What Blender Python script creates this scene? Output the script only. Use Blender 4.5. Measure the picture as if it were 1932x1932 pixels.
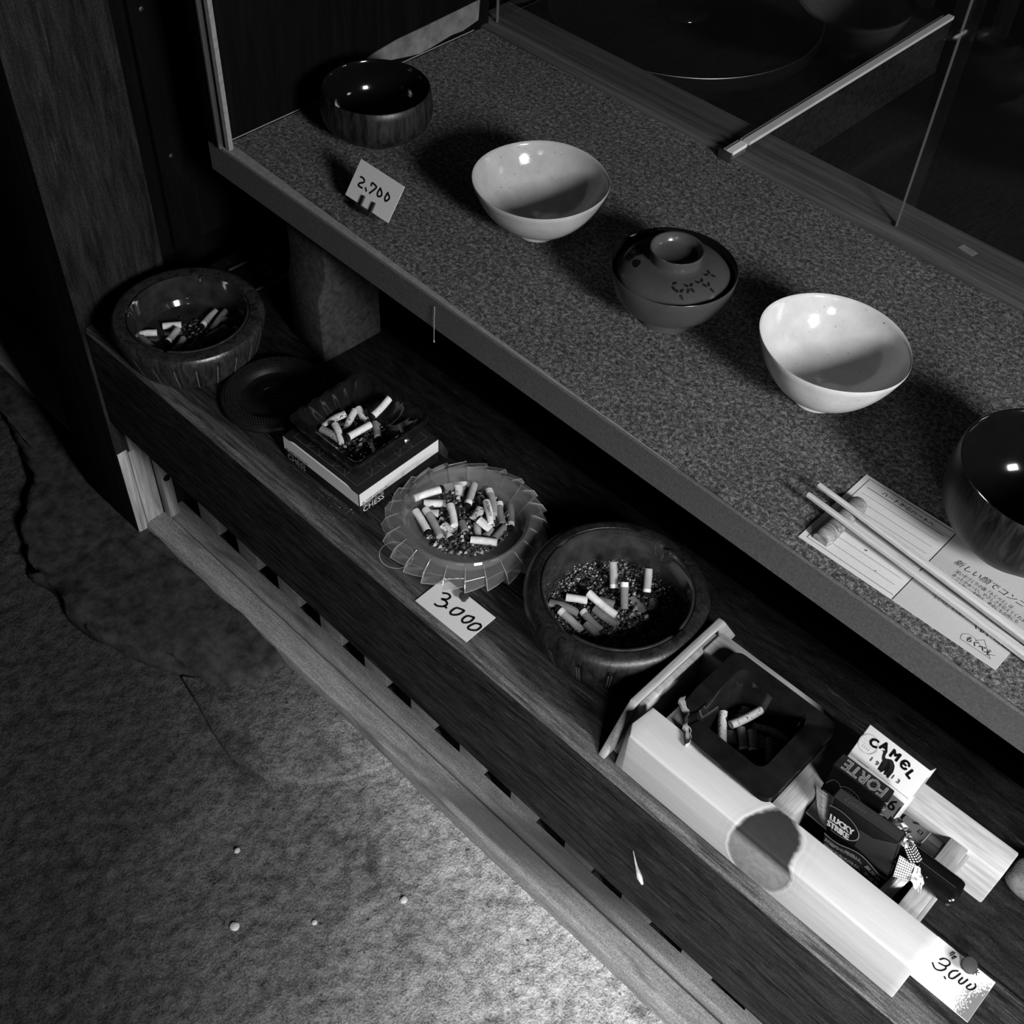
import bpy, bmesh, math, random
from mathutils import Matrix, Vector, noise

for o in list(bpy.data.objects):
    bpy.data.objects.remove(o, do_unlink=True)
SC = bpy.context.scene
COL = SC.collection
PI = math.pi

# ------------------------------------------------------------------ camera, light, exposure
cam = bpy.data.cameras.new('camera')
cam.sensor_width = 36.0
cam.lens = 36.0 * 2291.0 / 1932.0
cam.clip_start = 0.01
camo = bpy.data.objects.new('camera', cam)
COL.objects.link(camo)
camo.matrix_world = Matrix(((0.71589158, -0.54530225, 0.43605584, 0.0),
                            (0.69688619, 0.51958804, -0.49434593, 0.0),
                            (0.04299855, 0.65777938, 0.75198232, 0.89),
                            (0, 0, 0, 1)))
SC.camera = camo

world = bpy.data.worlds.new('world')
SC.world = world
world.use_nodes = True
world.node_tree.nodes['Background'].inputs[0].default_value = (1, 1, 1, 1)
world.node_tree.nodes['Background'].inputs[1].default_value = 0.004


def area(name, loc, target, sx, sy, watt, spread=180):
    l = bpy.data.lights.new(name, 'AREA')
    l.shape = 'RECTANGLE'
    l.size, l.size_y = sx, sy
    l.energy = watt
    l.spread = math.radians(spread)
    o = bpy.data.objects.new(name, l)
    COL.objects.link(o)
    o.location = loc
    d = Vector(target) - Vector(loc)
    o.rotation_euler = d.to_track_quat('-Z', 'Y').to_euler()
    return o


# added narrow fill lamp for the wooden box fronts and the right floor
area('front_fill_light', (0.78, -0.52, 0.58), (0.06, 0.38, -0.17), 0.30, 0.34, 2.7, 46)
# daylight from the lattice window on the right
area('side_window_light', (1.22, 0.14, 1.02), (-0.20, 0.60, 0.15), 0.34, 0.40, 17.5, 110)

vs = SC.view_settings
vs.view_transform = 'Standard'
vs.look = 'None'
vs.exposure = 0.0
vs.gamma = 1.0
vs.use_curve_mapping = False


# ------------------------------------------------------------------ materials
def new_mat(name):
    m = bpy.data.materials.new(name)
    m.use_nodes = True
    nt = m.node_tree
    b = nt.nodes['Principled BSDF']
    return m, nt, b


def N(nt, kind, **kw):
    n = nt.nodes.new(kind)
    for k, v in kw.items():
        setattr(n, k, v)
    return n


def ramp(nt, fac, stops):
    r = N(nt, 'ShaderNodeValToRGB')
    e = r.color_ramp.elements
    while len(e) < len(stops):
        e.new(0.5)
    for i, (p, v) in enumerate(stops):
        e[i].position = p
        e[i].color = (v, v, v, 1)
    nt.links.new(fac, r.inputs[0])
    return r.outputs[0]


def coords(nt, scale=(1, 1, 1), loc=(0, 0, 0), rot=(0, 0, 0)):
    tc = N(nt, 'ShaderNodeTexCoord')
    mp = N(nt, 'ShaderNodeMapping')
    mp.inputs['Scale'].default_value = scale
    mp.inputs['Location'].default_value = loc
    mp.inputs['Rotation'].default_value = rot
    nt.links.new(tc.outputs['Object'], mp.inputs[0])
    return mp.outputs[0]


def noise_tex(nt, vec, scale, detail=4, rough=0.6, dist=0.0):
    n = N(nt, 'ShaderNodeTexNoise')
    n.inputs['Scale'].default_value = scale
    n.inputs['Detail'].default_value = detail
    n.inputs['Roughness'].default_value = rough
    n.inputs['Distortion'].default_value = dist
    nt.links.new(vec, n.inputs['Vector'])
    return n.outputs[0]


def math_node(nt, op, a, b=None, c=None):
    n = N(nt, 'ShaderNodeMath', operation=op)
    for i, v in enumerate((a, b, c)):
        if v is None:
            continue
        if isinstance(v, (int, float)):
            n.inputs[i].default_value = v
        else:
            nt.links.new(v, n.inputs[i])
    return n.outputs[0]


def mixv(nt, fac, a, b, mode='MIX'):
    n = N(nt, 'ShaderNodeMix', data_type='RGBA', blend_type=mode)
    for key, v in ((0, fac), (6, a), (7, b)):
        if isinstance(v, (int, float)):
            n.inputs[key].default_value = v if key == 0 else (v, v, v, 1)
        else:
            nt.links.new(v, n.inputs[key])
    return n.outputs[2]


def bump(nt, b, h, strength, dist=0.001):
    n = N(nt, 'ShaderNodeBump')
    n.inputs['Strength'].default_value = strength
    n.inputs['Distance'].default_value = dist
    nt.links.new(h, n.inputs['Height'])
    nt.links.new(n.outputs[0], b.inputs['Normal'])


def plain(name, v, rough=0.6, var=0.0, scale=60, spec=0.5, coat=0.0, bmp=0.0, bscale=None, metal=0.0):
    m, nt, b = new_mat(name)
    b.inputs['Roughness'].default_value = rough
    b.inputs['Specular IOR Level'].default_value = spec
    b.inputs['Coat Weight'].default_value = coat
    b.inputs['Coat Roughness'].default_value = 0.05
    b.inputs['Metallic'].default_value = metal
    c = coords(nt)
    n = noise_tex(nt, c, scale, 5)
    nt.links.new(ramp(nt, n, [(0.3, v * (1 - var)), (0.7, v * (1 + var))]), b.inputs['Base Color'])
    if bmp:
        bump(nt, b, noise_tex(nt, c, bscale or scale, 4), bmp)
    return m


def wood(name, dark, light, axis=0, fine=90, long=4, rough=0.6, spec=0.3, bmp=0.3, scratch=0.0, lo=0.35, hi=0.65, dist=1.0, gritty=False):
    m, nt, b = new_mat(name)
    sc = [fine, fine, fine]
    sc[axis] = long
    c = coords(nt, sc)
    n = noise_tex(nt, c, 1.0, 6, 0.65, dist)
    colr = ramp(nt, n, [(lo, dark), (hi, light)])
    sc2 = [fine * 5] * 3
    sc2[axis] = long * 3
    c2 = coords(nt, sc2)
    n2 = noise_tex(nt, c2, 1.0, 3, 0.6)
    colr = mixv(nt, 0.6, colr, ramp(nt, n2, [(0.3, 0.35), (0.7, 1.0)]), 'MULTIPLY')
    if scratch:
        sc3 = [fine * 2.2] * 3
        sc3[axis] = long * 1.3
        n3 = noise_tex(nt, coords(nt, sc3, (3, 5, 1)), 1.0, 5, 0.7)
        colr = mixv(nt, ramp(nt, n3, [(0.60, 0.0), (0.74, 1.0)]), colr, scratch)
    grit = noise_tex(nt, coords(nt), 650 if axis < 2 or fine > 80 else 400, 4, 0.75)
    colr = mixv(nt, 0.9, colr, ramp(nt, grit, [(0.32, 0.45), (0.5, 0.95), (0.68, 1.5)]), 'MULTIPLY') if gritty else colr
    nt.links.new(colr, b.inputs['Base Color'])
    b.inputs['Roughness'].default_value = rough
    b.inputs['Specular IOR Level'].default_value = spec
    h = math_node(nt, 'ADD', n, math_node(nt, 'MULTIPLY', n2, 0.5))
    bump(nt, b, h, bmp)
    return m


def glass(name, tint=1.0, mix=0.5, rough=0.0, ior=1.45):
    m = bpy.data.materials.new(name)
    m.use_nodes = True
    nt = m.node_tree
    nt.nodes.clear()
    out = N(nt, 'ShaderNodeOutputMaterial')
    g = N(nt, 'ShaderNodeBsdfGlass')
    g.inputs['IOR'].default_value = ior
    g.inputs['Roughness'].default_value = rough
    g.inputs['Color'].default_value = (tint, tint, tint, 1)
    t = N(nt, 'ShaderNodeBsdfTransparent')
    t.inputs[0].default_value = (tint, tint, tint, 1)
    mx = N(nt, 'ShaderNodeMixShader')
    mx.inputs[0].default_value = mix
    nt.links.new(g.outputs[0], mx.inputs[1])
    nt.links.new(t.outputs[0], mx.inputs[2])
    nt.links.new(mx.outputs[0], out.inputs[0])
    return m


def thin_glass(name, refl=1.0, haze=0.01, rough=0.03):
    m = bpy.data.materials.new(name)
    m.use_nodes = True
    nt = m.node_tree
    nt.nodes.clear()
    out = N(nt, 'ShaderNodeOutputMaterial')
    t = N(nt, 'ShaderNodeBsdfTransparent')
    g = N(nt, 'ShaderNodeBsdfGlossy')
    g.inputs['Roughness'].default_value = rough
    d = N(nt, 'ShaderNodeBsdfDiffuse')
    d.inputs[0].default_value = (0.6, 0.6, 0.6, 1)
    lw = N(nt, 'ShaderNodeLayerWeight')
    f = N(nt, 'ShaderNodeMath', operation='MULTIPLY_ADD')
    pw = N(nt, 'ShaderNodeMath', operation='POWER')
    pw.inputs[1].default_value = 5.0
    nt.links.new(lw.outputs['Facing'], pw.inputs[0])
    nt.links.new(pw.outputs[0], f.inputs[0])
    f.inputs[1].default_value = 0.9
    f.inputs[2].default_value = 0.04 * refl
    m1 = N(nt, 'ShaderNodeMixShader')
    m2 = N(nt, 'ShaderNodeMixShader')
    m1.inputs[0].default_value = haze
    nt.links.new(t.outputs[0], m1.inputs[1])
    nt.links.new(d.outputs[0], m1.inputs[2])
    nt.links.new(f.outputs[0], m2.inputs[0])
    nt.links.new(m1.outputs[0], m2.inputs[1])
    nt.links.new(g.outputs[0], m2.inputs[2])
    nt.links.new(m2.outputs[0], out.inputs[0])
    return m


M = {}
M['ink'] = plain('ink', 0.006, 0.5, spec=0.2)
M['grey_ink'] = plain('grey_ink', 0.16, 0.6, spec=0.2)
M['pale_ink'] = plain('pale_ink', 0.75, 0.5, spec=0.2)
M['mid_ink'] = plain('mid_ink', 0.36, 0.5, spec=0.2)
M['dim_ink'] = plain('dim_ink', 0.06, 0.5, spec=0.2)
M['paper'] = plain('white_card', 0.56, 0.85, 0.05, 500, 0.2)
M['leaflet'] = plain('leaflet_paper', 0.56, 0.85, 0.04, 400, 0.2)
M['leaflet_tint'] = plain('leaflet_tint', 0.42, 0.85, 0.06, 700, 0.2)
M['black'] = plain('black_paint', 0.008, 0.5, 0.3, 40, 0.3)
M['dark_gap'] = plain('dark_board', 0.003, 0.8, 0.3, 30, 0.02)
M['lacquer'] = plain('black_lacquer', 0.004, 0.10, 0.2, 20, 0.5)
M['lacquer_dark'] = plain('dark_lacquer', 0.006, 0.22, 0.3, 20, 0.5)
M['lacquer_red'] = plain('brown_lacquer', 0.050, 0.20, 0.15, 30, 0.4)
M['alu'] = plain('aluminium', 0.55, 0.35, 0.05, 100, metal=1.0)
M['grey_strip'] = plain('grey_strip', 0.20, 0.6, 0.2, 200)
M['cloth'] = plain('grey_cloth', 0.12, 0.9, 0.3, 300, 0.1, bmp=0.6, bscale=900)
M['pale_patch_mat'] = plain('pale_patch_mat', 0.12, 0.9, 0.35, 60, 0.1)
M['foil'] = plain('foil', 0.85, 0.22, 0.05, 100, metal=1.0)
M['black_plastic'] = plain('black_plastic', 0.004, 0.16, 0.2, 100, 0.5)
M['black_glass'] = plain('black_glass', 0.007, 0.07, 0.4, 50, 0.5)
M['smoked_glass'] = plain('smoked_glass', 0.008, 0.08, 0.5, 60, 0.6, bmp=0.05, bscale=120)
M['dark_glass'] = plain('dark_glass', 0.020, 0.09, 0.5, 60, 0.6)
M['iron'] = plain('cast_iron', 0.008, 0.5, 0.4, 200, 0.3)
M['pale_clay'] = plain('pale_clay', 0.40, 0.8, 0.2, 300, 0.2)
M['pane'] = thin_glass('window_glass', haze=0.0025)
M['pane_edge'] = plain('glass_edge', 0.10, 0.3)
M['clear_glass'] = thin_glass('hazy_clear_glass', 1.3, 0.085, 0.22)  # dust plus light scattered in the glass, put in as grey haze
M['glass_glint'] = thin_glass('glass_glint', 2.5, 0.22, 0.15)  # stronger haze, paints in the bright refraction at glass edges
M['white_plastic'] = plain('white_plastic', 0.75, 0.3, 0.05, 100)
M['dark_card'] = plain('black_card', 0.006, 0.35, 0.2, 200, 0.15)
M['dark_card_matt'] = plain('black_card_matt', 0.006, 0.6, 0.2, 200, 0.1)
M['grey_card'] = plain('grey_card', 0.10, 0.5, 0.1, 200, 0.3)
M['white_pack'] = plain('white_pack', 0.50, 0.5, 0.03, 300, 0.3)
M['grey_pack'] = plain('grey_pack', 0.035, 0.5, 0.1, 200, 0.15)
M['dark_line'] = plain('box_line', 0.17, 0.5)
M['box_dark'] = plain('box_dark', 0.014, 0.45, 0.2, 200, 0.15)
M['box_band'] = plain('box_band', 0.60, 0.6, 0.04, 300)
M['steel'] = plain('rim_glint_metal', 0.25, 0.4, 0.2, 200, metal=1.0)
M['pebble'] = plain('pale_pebble', 0.45, 0.8, 0.3, 300)

M['beam'] = wood('old_beam_front', 0.006, 0.042, 0, 170, 20, 0.65, 0.06, 0.8, 0.09, gritty=True)
M['plank'] = wood('dark_plank', 0.006, 0.022, 0, 110, 20, 0.6, 0.06, 0.5, 0.05, gritty=True)
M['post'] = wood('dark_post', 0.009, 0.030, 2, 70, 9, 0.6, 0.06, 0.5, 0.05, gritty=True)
M['post_dark'] = wood('post_shaded', 0.004, 0.009, 2, 50, 4, 0.7, 0.06, 0.4)  # darker copy of the post wood with shade put into the colour
M['post_new'] = wood('pale_splice', 0.26, 0.55, 2, 70, 6, 0.8, 0.2, 0.4)
M['wall'] = wood('wall_panel', 0.002, 0.0045, 2, 40, 4, 0.7, 0.06, 0.2)
M['sill'] = wood('sill_wood', 0.24, 0.34, 0, 120, 12, 0.75, 0.06, 0.3, 0.0, 0.3, 0.7, gritty=True)
M['shelf_wood'] = plain('shelf_edge_paint', 0.085, 0.6, 0.25, 400, 0.3, bmp=0.2, bscale=600)
M['rail_wood'] = wood('back_rail_wood', 0.05, 0.11, 0, 60, 3, 0.6, 0.3, 0.2)
M['tan_wood'] = wood('pale_box_wood', 0.40, 0.52, 0, 60, 8, 0.7, 0.25, 0.2, 0.0, 0.3, 0.7, 0.4)
M['tan_cross'] = wood('pale_cross_wood', 0.28, 0.42, 1, 140, 12, 0.7, 0.25, 0.2, 0.0, 0.3, 0.7, 0.4)
M['stick'] = wood('chopstick_wood', 0.50, 0.66, 0, 500, 8, 0.6, 0.3, 0.15, 0.0, 0.3, 0.7, 0.2)
M['rest'] = wood('rest_wood', 0.10, 0.36, 0, 300, 40, 0.6, 0.3, 0.15, 0.0, 0.35, 0.65, 1.0)
M['bowl_wood'] = wood('dark_bowl_wood', 0.004, 0.030, 2, 160, 20, 0.4, 0.4, 0.2, 0.0, 0.4, 0.66, 1.2)
M['ash_wood'] = wood('turned_wood', 0.010, 0.045, 2, 120, 20, 0.30, 0.5, 0.3, 0.0)
M['ash_wood_dark'] = wood('charred_wood', 0.003, 0.022, 2, 90, 18, 0.40, 0.45, 0.4, 0.0)
M['rib_pale'] = plain('pale_rib', 0.10, 0.5, 0.5, 300, 0.3)
M['rib_dim'] = plain('dim_rib', 0.045, 0.5, 0.5, 300, 0.3)
M['block'] = plain('block_stone', 0.030, 0.85, 0.5, 160, 0.15, bmp=0.6, bscale=300)


def felt_mat():
    m, nt, b = new_mat('grey_felt')
    c = coords(nt)
    n1 = noise_tex(nt, c, 260, 3, 0.7, 0.6)
    n2 = noise_tex(nt, c, 820, 3, 0.7, 0.3)
    n3 = noise_tex(nt, c, 9, 3)
    s = math_node(nt, 'ADD', math_node(nt, 'MULTIPLY', n1, 0.55), math_node(nt, 'MULTIPLY', n2, 0.45))
    colr = ramp(nt, s, [(0.37, 0.010), (0.5, 0.070), (0.63, 0.24)])
    colr = mixv(nt, 0.5, colr, ramp(nt, n3, [(0.3, 0.7), (0.7, 1.15)]), 'MULTIPLY')
    nt.links.new(colr, b.inputs['Base Color'])
    b.inputs['Roughness'].default_value = 1.0
    b.inputs['Specular IOR Level'].default_value = 0.05
    bump(nt, b, s, 0.7, 0.0015)
    return m


M['felt'] = felt_mat()


def beam_top_mat():
    # worn board: dark stain with pale scratches along the grain, rubbed paler along its front arris
    m, nt, b = new_mat('worn_beam_top')
    c = coords(nt, (12, 150, 150))
    n = noise_tex(nt, c, 1.0, 6, 0.75, 0.6)
    base = ramp(nt, n, [(0.38, 0.006), (0.68, 0.040)])
    n2 = noise_tex(nt, coords(nt, (22, 520, 520), (2, 1, 0)), 1.0, 4, 0.75, 0.4)
    base = mixv(nt, ramp(nt, n2, [(0.58, 0.0), (0.70, 1.0)]), base, 0.13)
    tc = N(nt, 'ShaderNodeTexCoord')
    sx = N(nt, 'ShaderNodeSeparateXYZ')
    nt.links.new(tc.outputs['Object'], sx.inputs[0])
    # distance from the front arris (local y 0.436), broken up by noise
    w = math_node(nt, 'SUBTRACT', sx.outputs[1], 0.436)
    nb = noise_tex(nt, coords(nt, (9, 60, 60)), 1.0, 5, 0.7)
    w = math_node(nt, 'ADD', w, math_node(nt, 'MULTIPLY', math_node(nt, 'SUBTRACT', nb, 0.5), 0.05))
    wear = ramp(nt, math_node(nt, 'MULTIPLY', w, 20.0), [(0.12, 0.75), (0.55, 0.0)])
    n4 = noise_tex(nt, coords(nt, (16, 260, 260)), 1.0, 5, 0.75)
    wear = mixv(nt, 1.0, wear, ramp(nt, n4, [(0.40, 0.15), (0.62, 1.0)]), 'MULTIPLY')
    base = mixv(nt, wear, base, 0.20)
    grit = noise_tex(nt, coords(nt), 700, 4, 0.75)
    base = mixv(nt, 0.9, base, ramp(nt, grit, [(0.32, 0.45), (0.5, 0.95), (0.68, 1.5)]), 'MULTIPLY')
    nt.links.new(base, b.inputs['Base Color'])
    b.inputs['Roughness'].default_value = 0.55
    b.inputs['Specular IOR Level'].default_value = 0.12
    bump(nt, b, math_node(nt, 'ADD', n, math_node(nt, 'MULTIPLY', n2, 0.6)), 0.6)
    return m


M['beam_top'] = beam_top_mat()


def knot_mat():
    # pale softwood board with one big knot at local (x0, z0); rings are a property of the wood
    m, nt, b = new_mat('knotty_board')
    tc = N(nt, 'ShaderNodeTexCoord')
    sx = N(nt, 'ShaderNodeSeparateXYZ')
    nt.links.new(tc.outputs['Object'], sx.inputs[0])
    nn = noise_tex(nt, coords(nt, (30, 30, 30)), 1.0, 4)
    wob = math_node(nt, 'MULTIPLY', math_node(nt, 'SUBTRACT', nn, 0.5), 0.35)
    ex = math_node(nt, 'DIVIDE', math_node(nt, 'ADD', sx.outputs[0], 0.124), 0.029)
    ez = math_node(nt, 'DIVIDE', math_node(nt, 'SUBTRACT', sx.outputs[2], 0.034), 0.042)
    ey = math_node(nt, 'DIVIDE', math_node(nt, 'SUBTRACT', sx.outputs[1], 0.448), 0.048)
    d2 = math_node(nt, 'ADD', math_node(nt, 'ADD', math_node(nt, 'POWER', math_node(nt, 'ABSOLUTE', ex), 2.0), math_node(nt, 'POWER', math_node(nt, 'ABSOLUTE', ez), 2.0)), math_node(nt, 'POWER', math_node(nt, 'ABSOLUTE', ey), 2.0))
    d = math_node(nt, 'ADD', math_node(nt, 'SQRT', d2), wob)
    # ordinary grain, bending round the knot
    gx = coords(nt, (9, 90, 120))
    n = noise_tex(nt, gx, 1.0, 4, 0.6, 0.5)
    base = ramp(nt, n, [(0.25, 0.44), (0.75, 0.53)])
    ring = math_node(nt, 'SINE', math_node(nt, 'MULTIPLY', d, 34.0))
    halo = ramp(nt, ring, [(0.0, 0.93), (1.0, 1.0)])
    near = ramp(nt, math_node(nt, 'MULTIPLY', d, 0.4), [(0.40, 1.0), (0.60, 0.0)])
    base = mixv(nt, near, base, mixv(nt, 1.0, base, halo, 'MULTIPLY'))
    kring = mixv(nt, 0.6, ramp(nt, math_node(nt, 'SINE', math_node(nt, 'MULTIPLY', math_node(nt, 'ADD', d, math_node(nt, 'MULTIPLY', wob, 0.5)), 95.0)), [(0.0, 0.20), (1.0, 0.27)]), ramp(nt, noise_tex(nt, coords(nt, (160, 160, 160)), 1.0, 4), [(0.3, 0.16), (0.7, 0.33)]))
    # the top third of the knot is dark with resin
    res = ramp(nt, math_node(nt, 'MULTIPLY', math_node(nt, 'ADD', sx.outputs[2], math_node(nt, 'MULTIPLY', wob, 0.004)), 10.0), [(0.40, 0.0), (0.50, 0.95)])
    kcol = mixv(nt, res, kring, 0.016)
    inside = ramp(nt, d, [(0.86, 1.0), (0.98, 0.0)])
    edge = ramp(nt, math_node(nt, 'ABSOLUTE', math_node(nt, 'SUBTRACT', d, 0.97)), [(0.015, 0.6), (0.07, 0.0)])
    colr = mixv(nt, inside, base, kcol)
    colr = mixv(nt, edge, colr, 0.55)
    nt.links.new(colr, b.inputs['Base Color'])
    b.inputs['Roughness'].default_value = 0.7
    b.inputs['Specular IOR Level'].default_value = 0.25
    bump(nt, b, math_node(nt, 'ADD', n, math_node(nt, 'MULTIPLY', inside, -1.5)), 0.35)
    return m


M['knot_board'] = knot_mat()


def stone_bowl_mat(name, v):
    m, nt, b = new_mat(name)
    c = coords(nt)
    n = noise_tex(nt, c, 40, 4)
    sp = noise_tex(nt, c, 420, 2, 0.5)
    colr = ramp(nt, n, [(0.3, v * 0.85), (0.7, v * 1.1)])
    colr = mixv(nt, ramp(nt, sp, [(0.70, 0.0), (0.75, 0.8)]), colr, 0.08)
    nt.links.new(colr, b.inputs['Base Color'])
    b.inputs['Roughness'].default_value = 0.12
    b.inputs['Specular IOR Level'].default_value = 0.45
    rings = N(nt, 'ShaderNodeTexWave', wave_type='RINGS', rings_direction='Z')
    rings.inputs['Scale'].default_value = 90
    rings.inputs['Distortion'].default_value = 2.0
    nt.links.new(c, rings.inputs[0])
    h = math_node(nt, 'ADD', noise_tex(nt, c, 150, 3), math_node(nt, 'MULTIPLY', rings.outputs[1], 0.15))
    bump(nt, b, h, 0.12)
    return m


M['ceramic'] = stone_bowl_mat('grey_glaze', 0.36)
M['ceramic_pale'] = stone_bowl_mat('pale_glaze', 0.53)


def floor_mat():
    m, nt, b = new_mat('earth_floor')
    c = coords(nt)
    n1 = noise_tex(nt, c, 5, 6, 0.6)
    n2 = noise_tex(nt, c, 75, 8, 0.62)
    n3 = noise_tex(nt, c, 480, 2, 0.6)
    tc = N(nt, 'ShaderNodeTexCoord')
    sx = N(nt, 'ShaderNodeSeparateXYZ')
    nt.links.new(tc.outputs['Object'], sx.inputs[0])
    # darker to the left and away from the sill, paler along it
    t = math_node(nt, 'ADD', math_node(nt, 'MULTIPLY', sx.outputs[0], 0.75), math_node(nt, 'MULTIPLY', sx.outputs[1], 0.8))
    t = math_node(nt, 'ADD', t, math_node(nt, 'MULTIPLY', math_node(nt, 'SUBTRACT', n1, 0.5), 0.35))
    floor_tone = ramp(nt, math_node(nt, 'ADD', t, 0.60), [(0.22, 0.050), (0.46, 0.15), (0.72, 0.46)])
    grain = math_node(nt, 'ADD', math_node(nt, 'MULTIPLY', n2, 0.5), math_node(nt, 'MULTIPLY', n3, 0.5))
    colr = mixv(nt, 1.0, floor_tone, ramp(nt, grain, [(0.36, 0.35), (0.50, 0.95), (0.62, 1.4)]), 'MULTIPLY')
    for vsc, thr, dk in ((95, 0.10, 0.30), (230, 0.10, 0.45)):
        vo = N(nt, 'ShaderNodeTexVoronoi')
        vo.inputs['Scale'].default_value = vsc
        nt.links.new(coords(nt, (1, 1, 0.2)), vo.inputs['Vector'])
        pit = ramp(nt, math_node(nt, 'ADD', vo.outputs['Distance'], math_node(nt, 'MULTIPLY', math_node(nt, 'SUBTRACT', noise_tex(nt, c, vsc * 1.3, 3), 0.35), 0.9)), [(thr, dk), (thr + 0.14, 1.0)])
        colr = mixv(nt, 1.0, colr, pit, 'MULTIPLY')
    pat = noise_tex(nt, coords(nt, (1, 1, 1), (4.2, 1.1, 0)), 8, 5, 0.65, 0.5)
    colr = mixv(nt, ramp(nt, pat, [(0.56, 0.0), (0.66, 0.6)]), colr, 0.02)
    nt.links.new(colr, b.inputs['Base Color'])
    b.inputs['Roughness'].default_value = 0.95
    b.inputs['Specular IOR Level'].default_value = 0.1
    bump(nt, b, math_node(nt, 'ADD', n2, math_node(nt, 'MULTIPLY', n3, 0.12)), 1.0, 0.008)
    return m


M['floor'] = floor_mat()
M['stone'] = plain('rough_stone', 0.035, 0.9, 0.6, 60, 0.1, bmp=1.0, bscale=160)


def herring_mat():
    # fine printed herringbone on the black packet, local x / z
    m, nt, b = new_mat('herringbone_print')
    tc = N(nt, 'ShaderNodeTexCoord')
    sx = N(nt, 'ShaderNodeSeparateXYZ')
    nt.links.new(tc.outputs['Object'], sx.inputs[0])
    z = math_node(nt, 'MULTIPLY', math_node(nt, 'PINGPONG', math_node(nt, 'ADD', sx.outputs[0], 1.0), 0.0032), 1.0)
    s = math_node(nt, 'ADD', math_node(nt, 'ADD', sx.outputs[2], sx.outputs[1]), z)
    st = math_node(nt, 'FRACT', math_node(nt, 'MULTIPLY', s, 900.0))
    nt.links.new(ramp(nt, st, [(0.45, 0.006), (0.6, 0.045)]), b.inputs['Base Color'])
    b.inputs['Roughness'].default_value = 0.4
    return m


M['herring'] = herring_mat()


def speck(name, v, thr=0.62, dark=0.02, sc=500, rough=0.8):
    m, nt, b = new_mat(name)
    c = coords(nt)
    n = noise_tex(nt, c, sc, 2, 0.5)
    n2 = noise_tex(nt, c, 120, 3)
    colr = mixv(nt, ramp(nt, n, [(thr, 0.0), (thr + 0.05, 0.9)]), ramp(nt, n2, [(0.3, v * 0.8), (0.7, v * 1.15)]), dark)
    nt.links.new(colr, b.inputs['Base Color'])
    b.inputs['Roughness'].default_value = rough
    b.inputs['Specular IOR Level'].default_value = 0.2
    return m


M['f_white'] = speck('pale_filter_paper', 0.62, 0.72)
M['f_grey'] = speck('tan_filter_paper', 0.27, 0.72)
M['f_dark'] = speck('soiled_filter_paper', 0.16, 0.66)
M['f_speck'] = speck('cork_filter_paper', 0.50, 0.60)
M['f_speck_dark'] = speck('soiled_cork_paper', 0.22, 0.60)
M['band'] = plain('white_paper_band', 0.62, 0.8, 0.1, 300)
M['burnt'] = plain('burnt_tip', 0.008, 0.95, 0.6, 600, 0.1)


def ash_mat(name, lo, mid, hi):
    m, nt, b = new_mat(name)
    g = N(nt, 'ShaderNodeNewGeometry')
    nt.links.new(ramp(nt, g.outputs['Random Per Island'], [(0.0, lo), (0.6, mid), (1.0, hi)]), b.inputs['Base Color'])
    b.inputs['Roughness'].default_value = 1.0
    return m


M['ash'] = ash_mat('ash', 0.010, 0.06, 0.45)
M['ash_dark'] = ash_mat('ash_dark', 0.008, 0.045, 0.28)


def stain(m, scale, loc, lo, hi, dark):
    # broad damp stains over an existing wood
    nt = m.node_tree
    b = nt.nodes['Principled BSDF']
    link = b.inputs['Base Color'].links[0]
    src = link.from_socket
    n = noise_tex(nt, coords(nt, scale, loc), 1.0, 4, 0.6, 0.4)
    nt.links.new(mixv(nt, ramp(nt, n, [(lo, 0.0), (hi, 0.85)]), src, dark), b.inputs['Base Color'])




def shade_band(m, x0, x1, x2, x3, dark):  # dark band painted into the wood colour in place of a soft shadow
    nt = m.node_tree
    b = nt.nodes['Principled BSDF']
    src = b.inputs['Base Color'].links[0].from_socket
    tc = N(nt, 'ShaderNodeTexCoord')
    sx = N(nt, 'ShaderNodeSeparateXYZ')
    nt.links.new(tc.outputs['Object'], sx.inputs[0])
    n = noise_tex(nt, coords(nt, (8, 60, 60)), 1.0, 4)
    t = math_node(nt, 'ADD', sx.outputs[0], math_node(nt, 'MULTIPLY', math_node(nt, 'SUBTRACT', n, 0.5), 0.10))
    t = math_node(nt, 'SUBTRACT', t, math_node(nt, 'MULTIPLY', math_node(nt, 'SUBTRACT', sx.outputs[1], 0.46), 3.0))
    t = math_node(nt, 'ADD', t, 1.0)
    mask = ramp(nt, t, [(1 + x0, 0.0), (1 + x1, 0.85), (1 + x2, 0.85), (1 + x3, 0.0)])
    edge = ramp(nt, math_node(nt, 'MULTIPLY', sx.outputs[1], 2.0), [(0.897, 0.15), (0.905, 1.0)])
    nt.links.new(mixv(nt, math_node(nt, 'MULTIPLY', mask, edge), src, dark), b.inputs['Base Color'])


shade_band(M['sill'], -0.54, -0.45, -0.37, -0.25, 0.06)  # soft shadow across the sill, put into its colour
stain(M['sill'], (6, 30, 30), (0.4, 0, 0), 0.58, 0.68, 0.10)
stain(M['beam'], (7, 10, 22), (0, 2, 0), 0.55, 0.68, 0.006)


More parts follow.
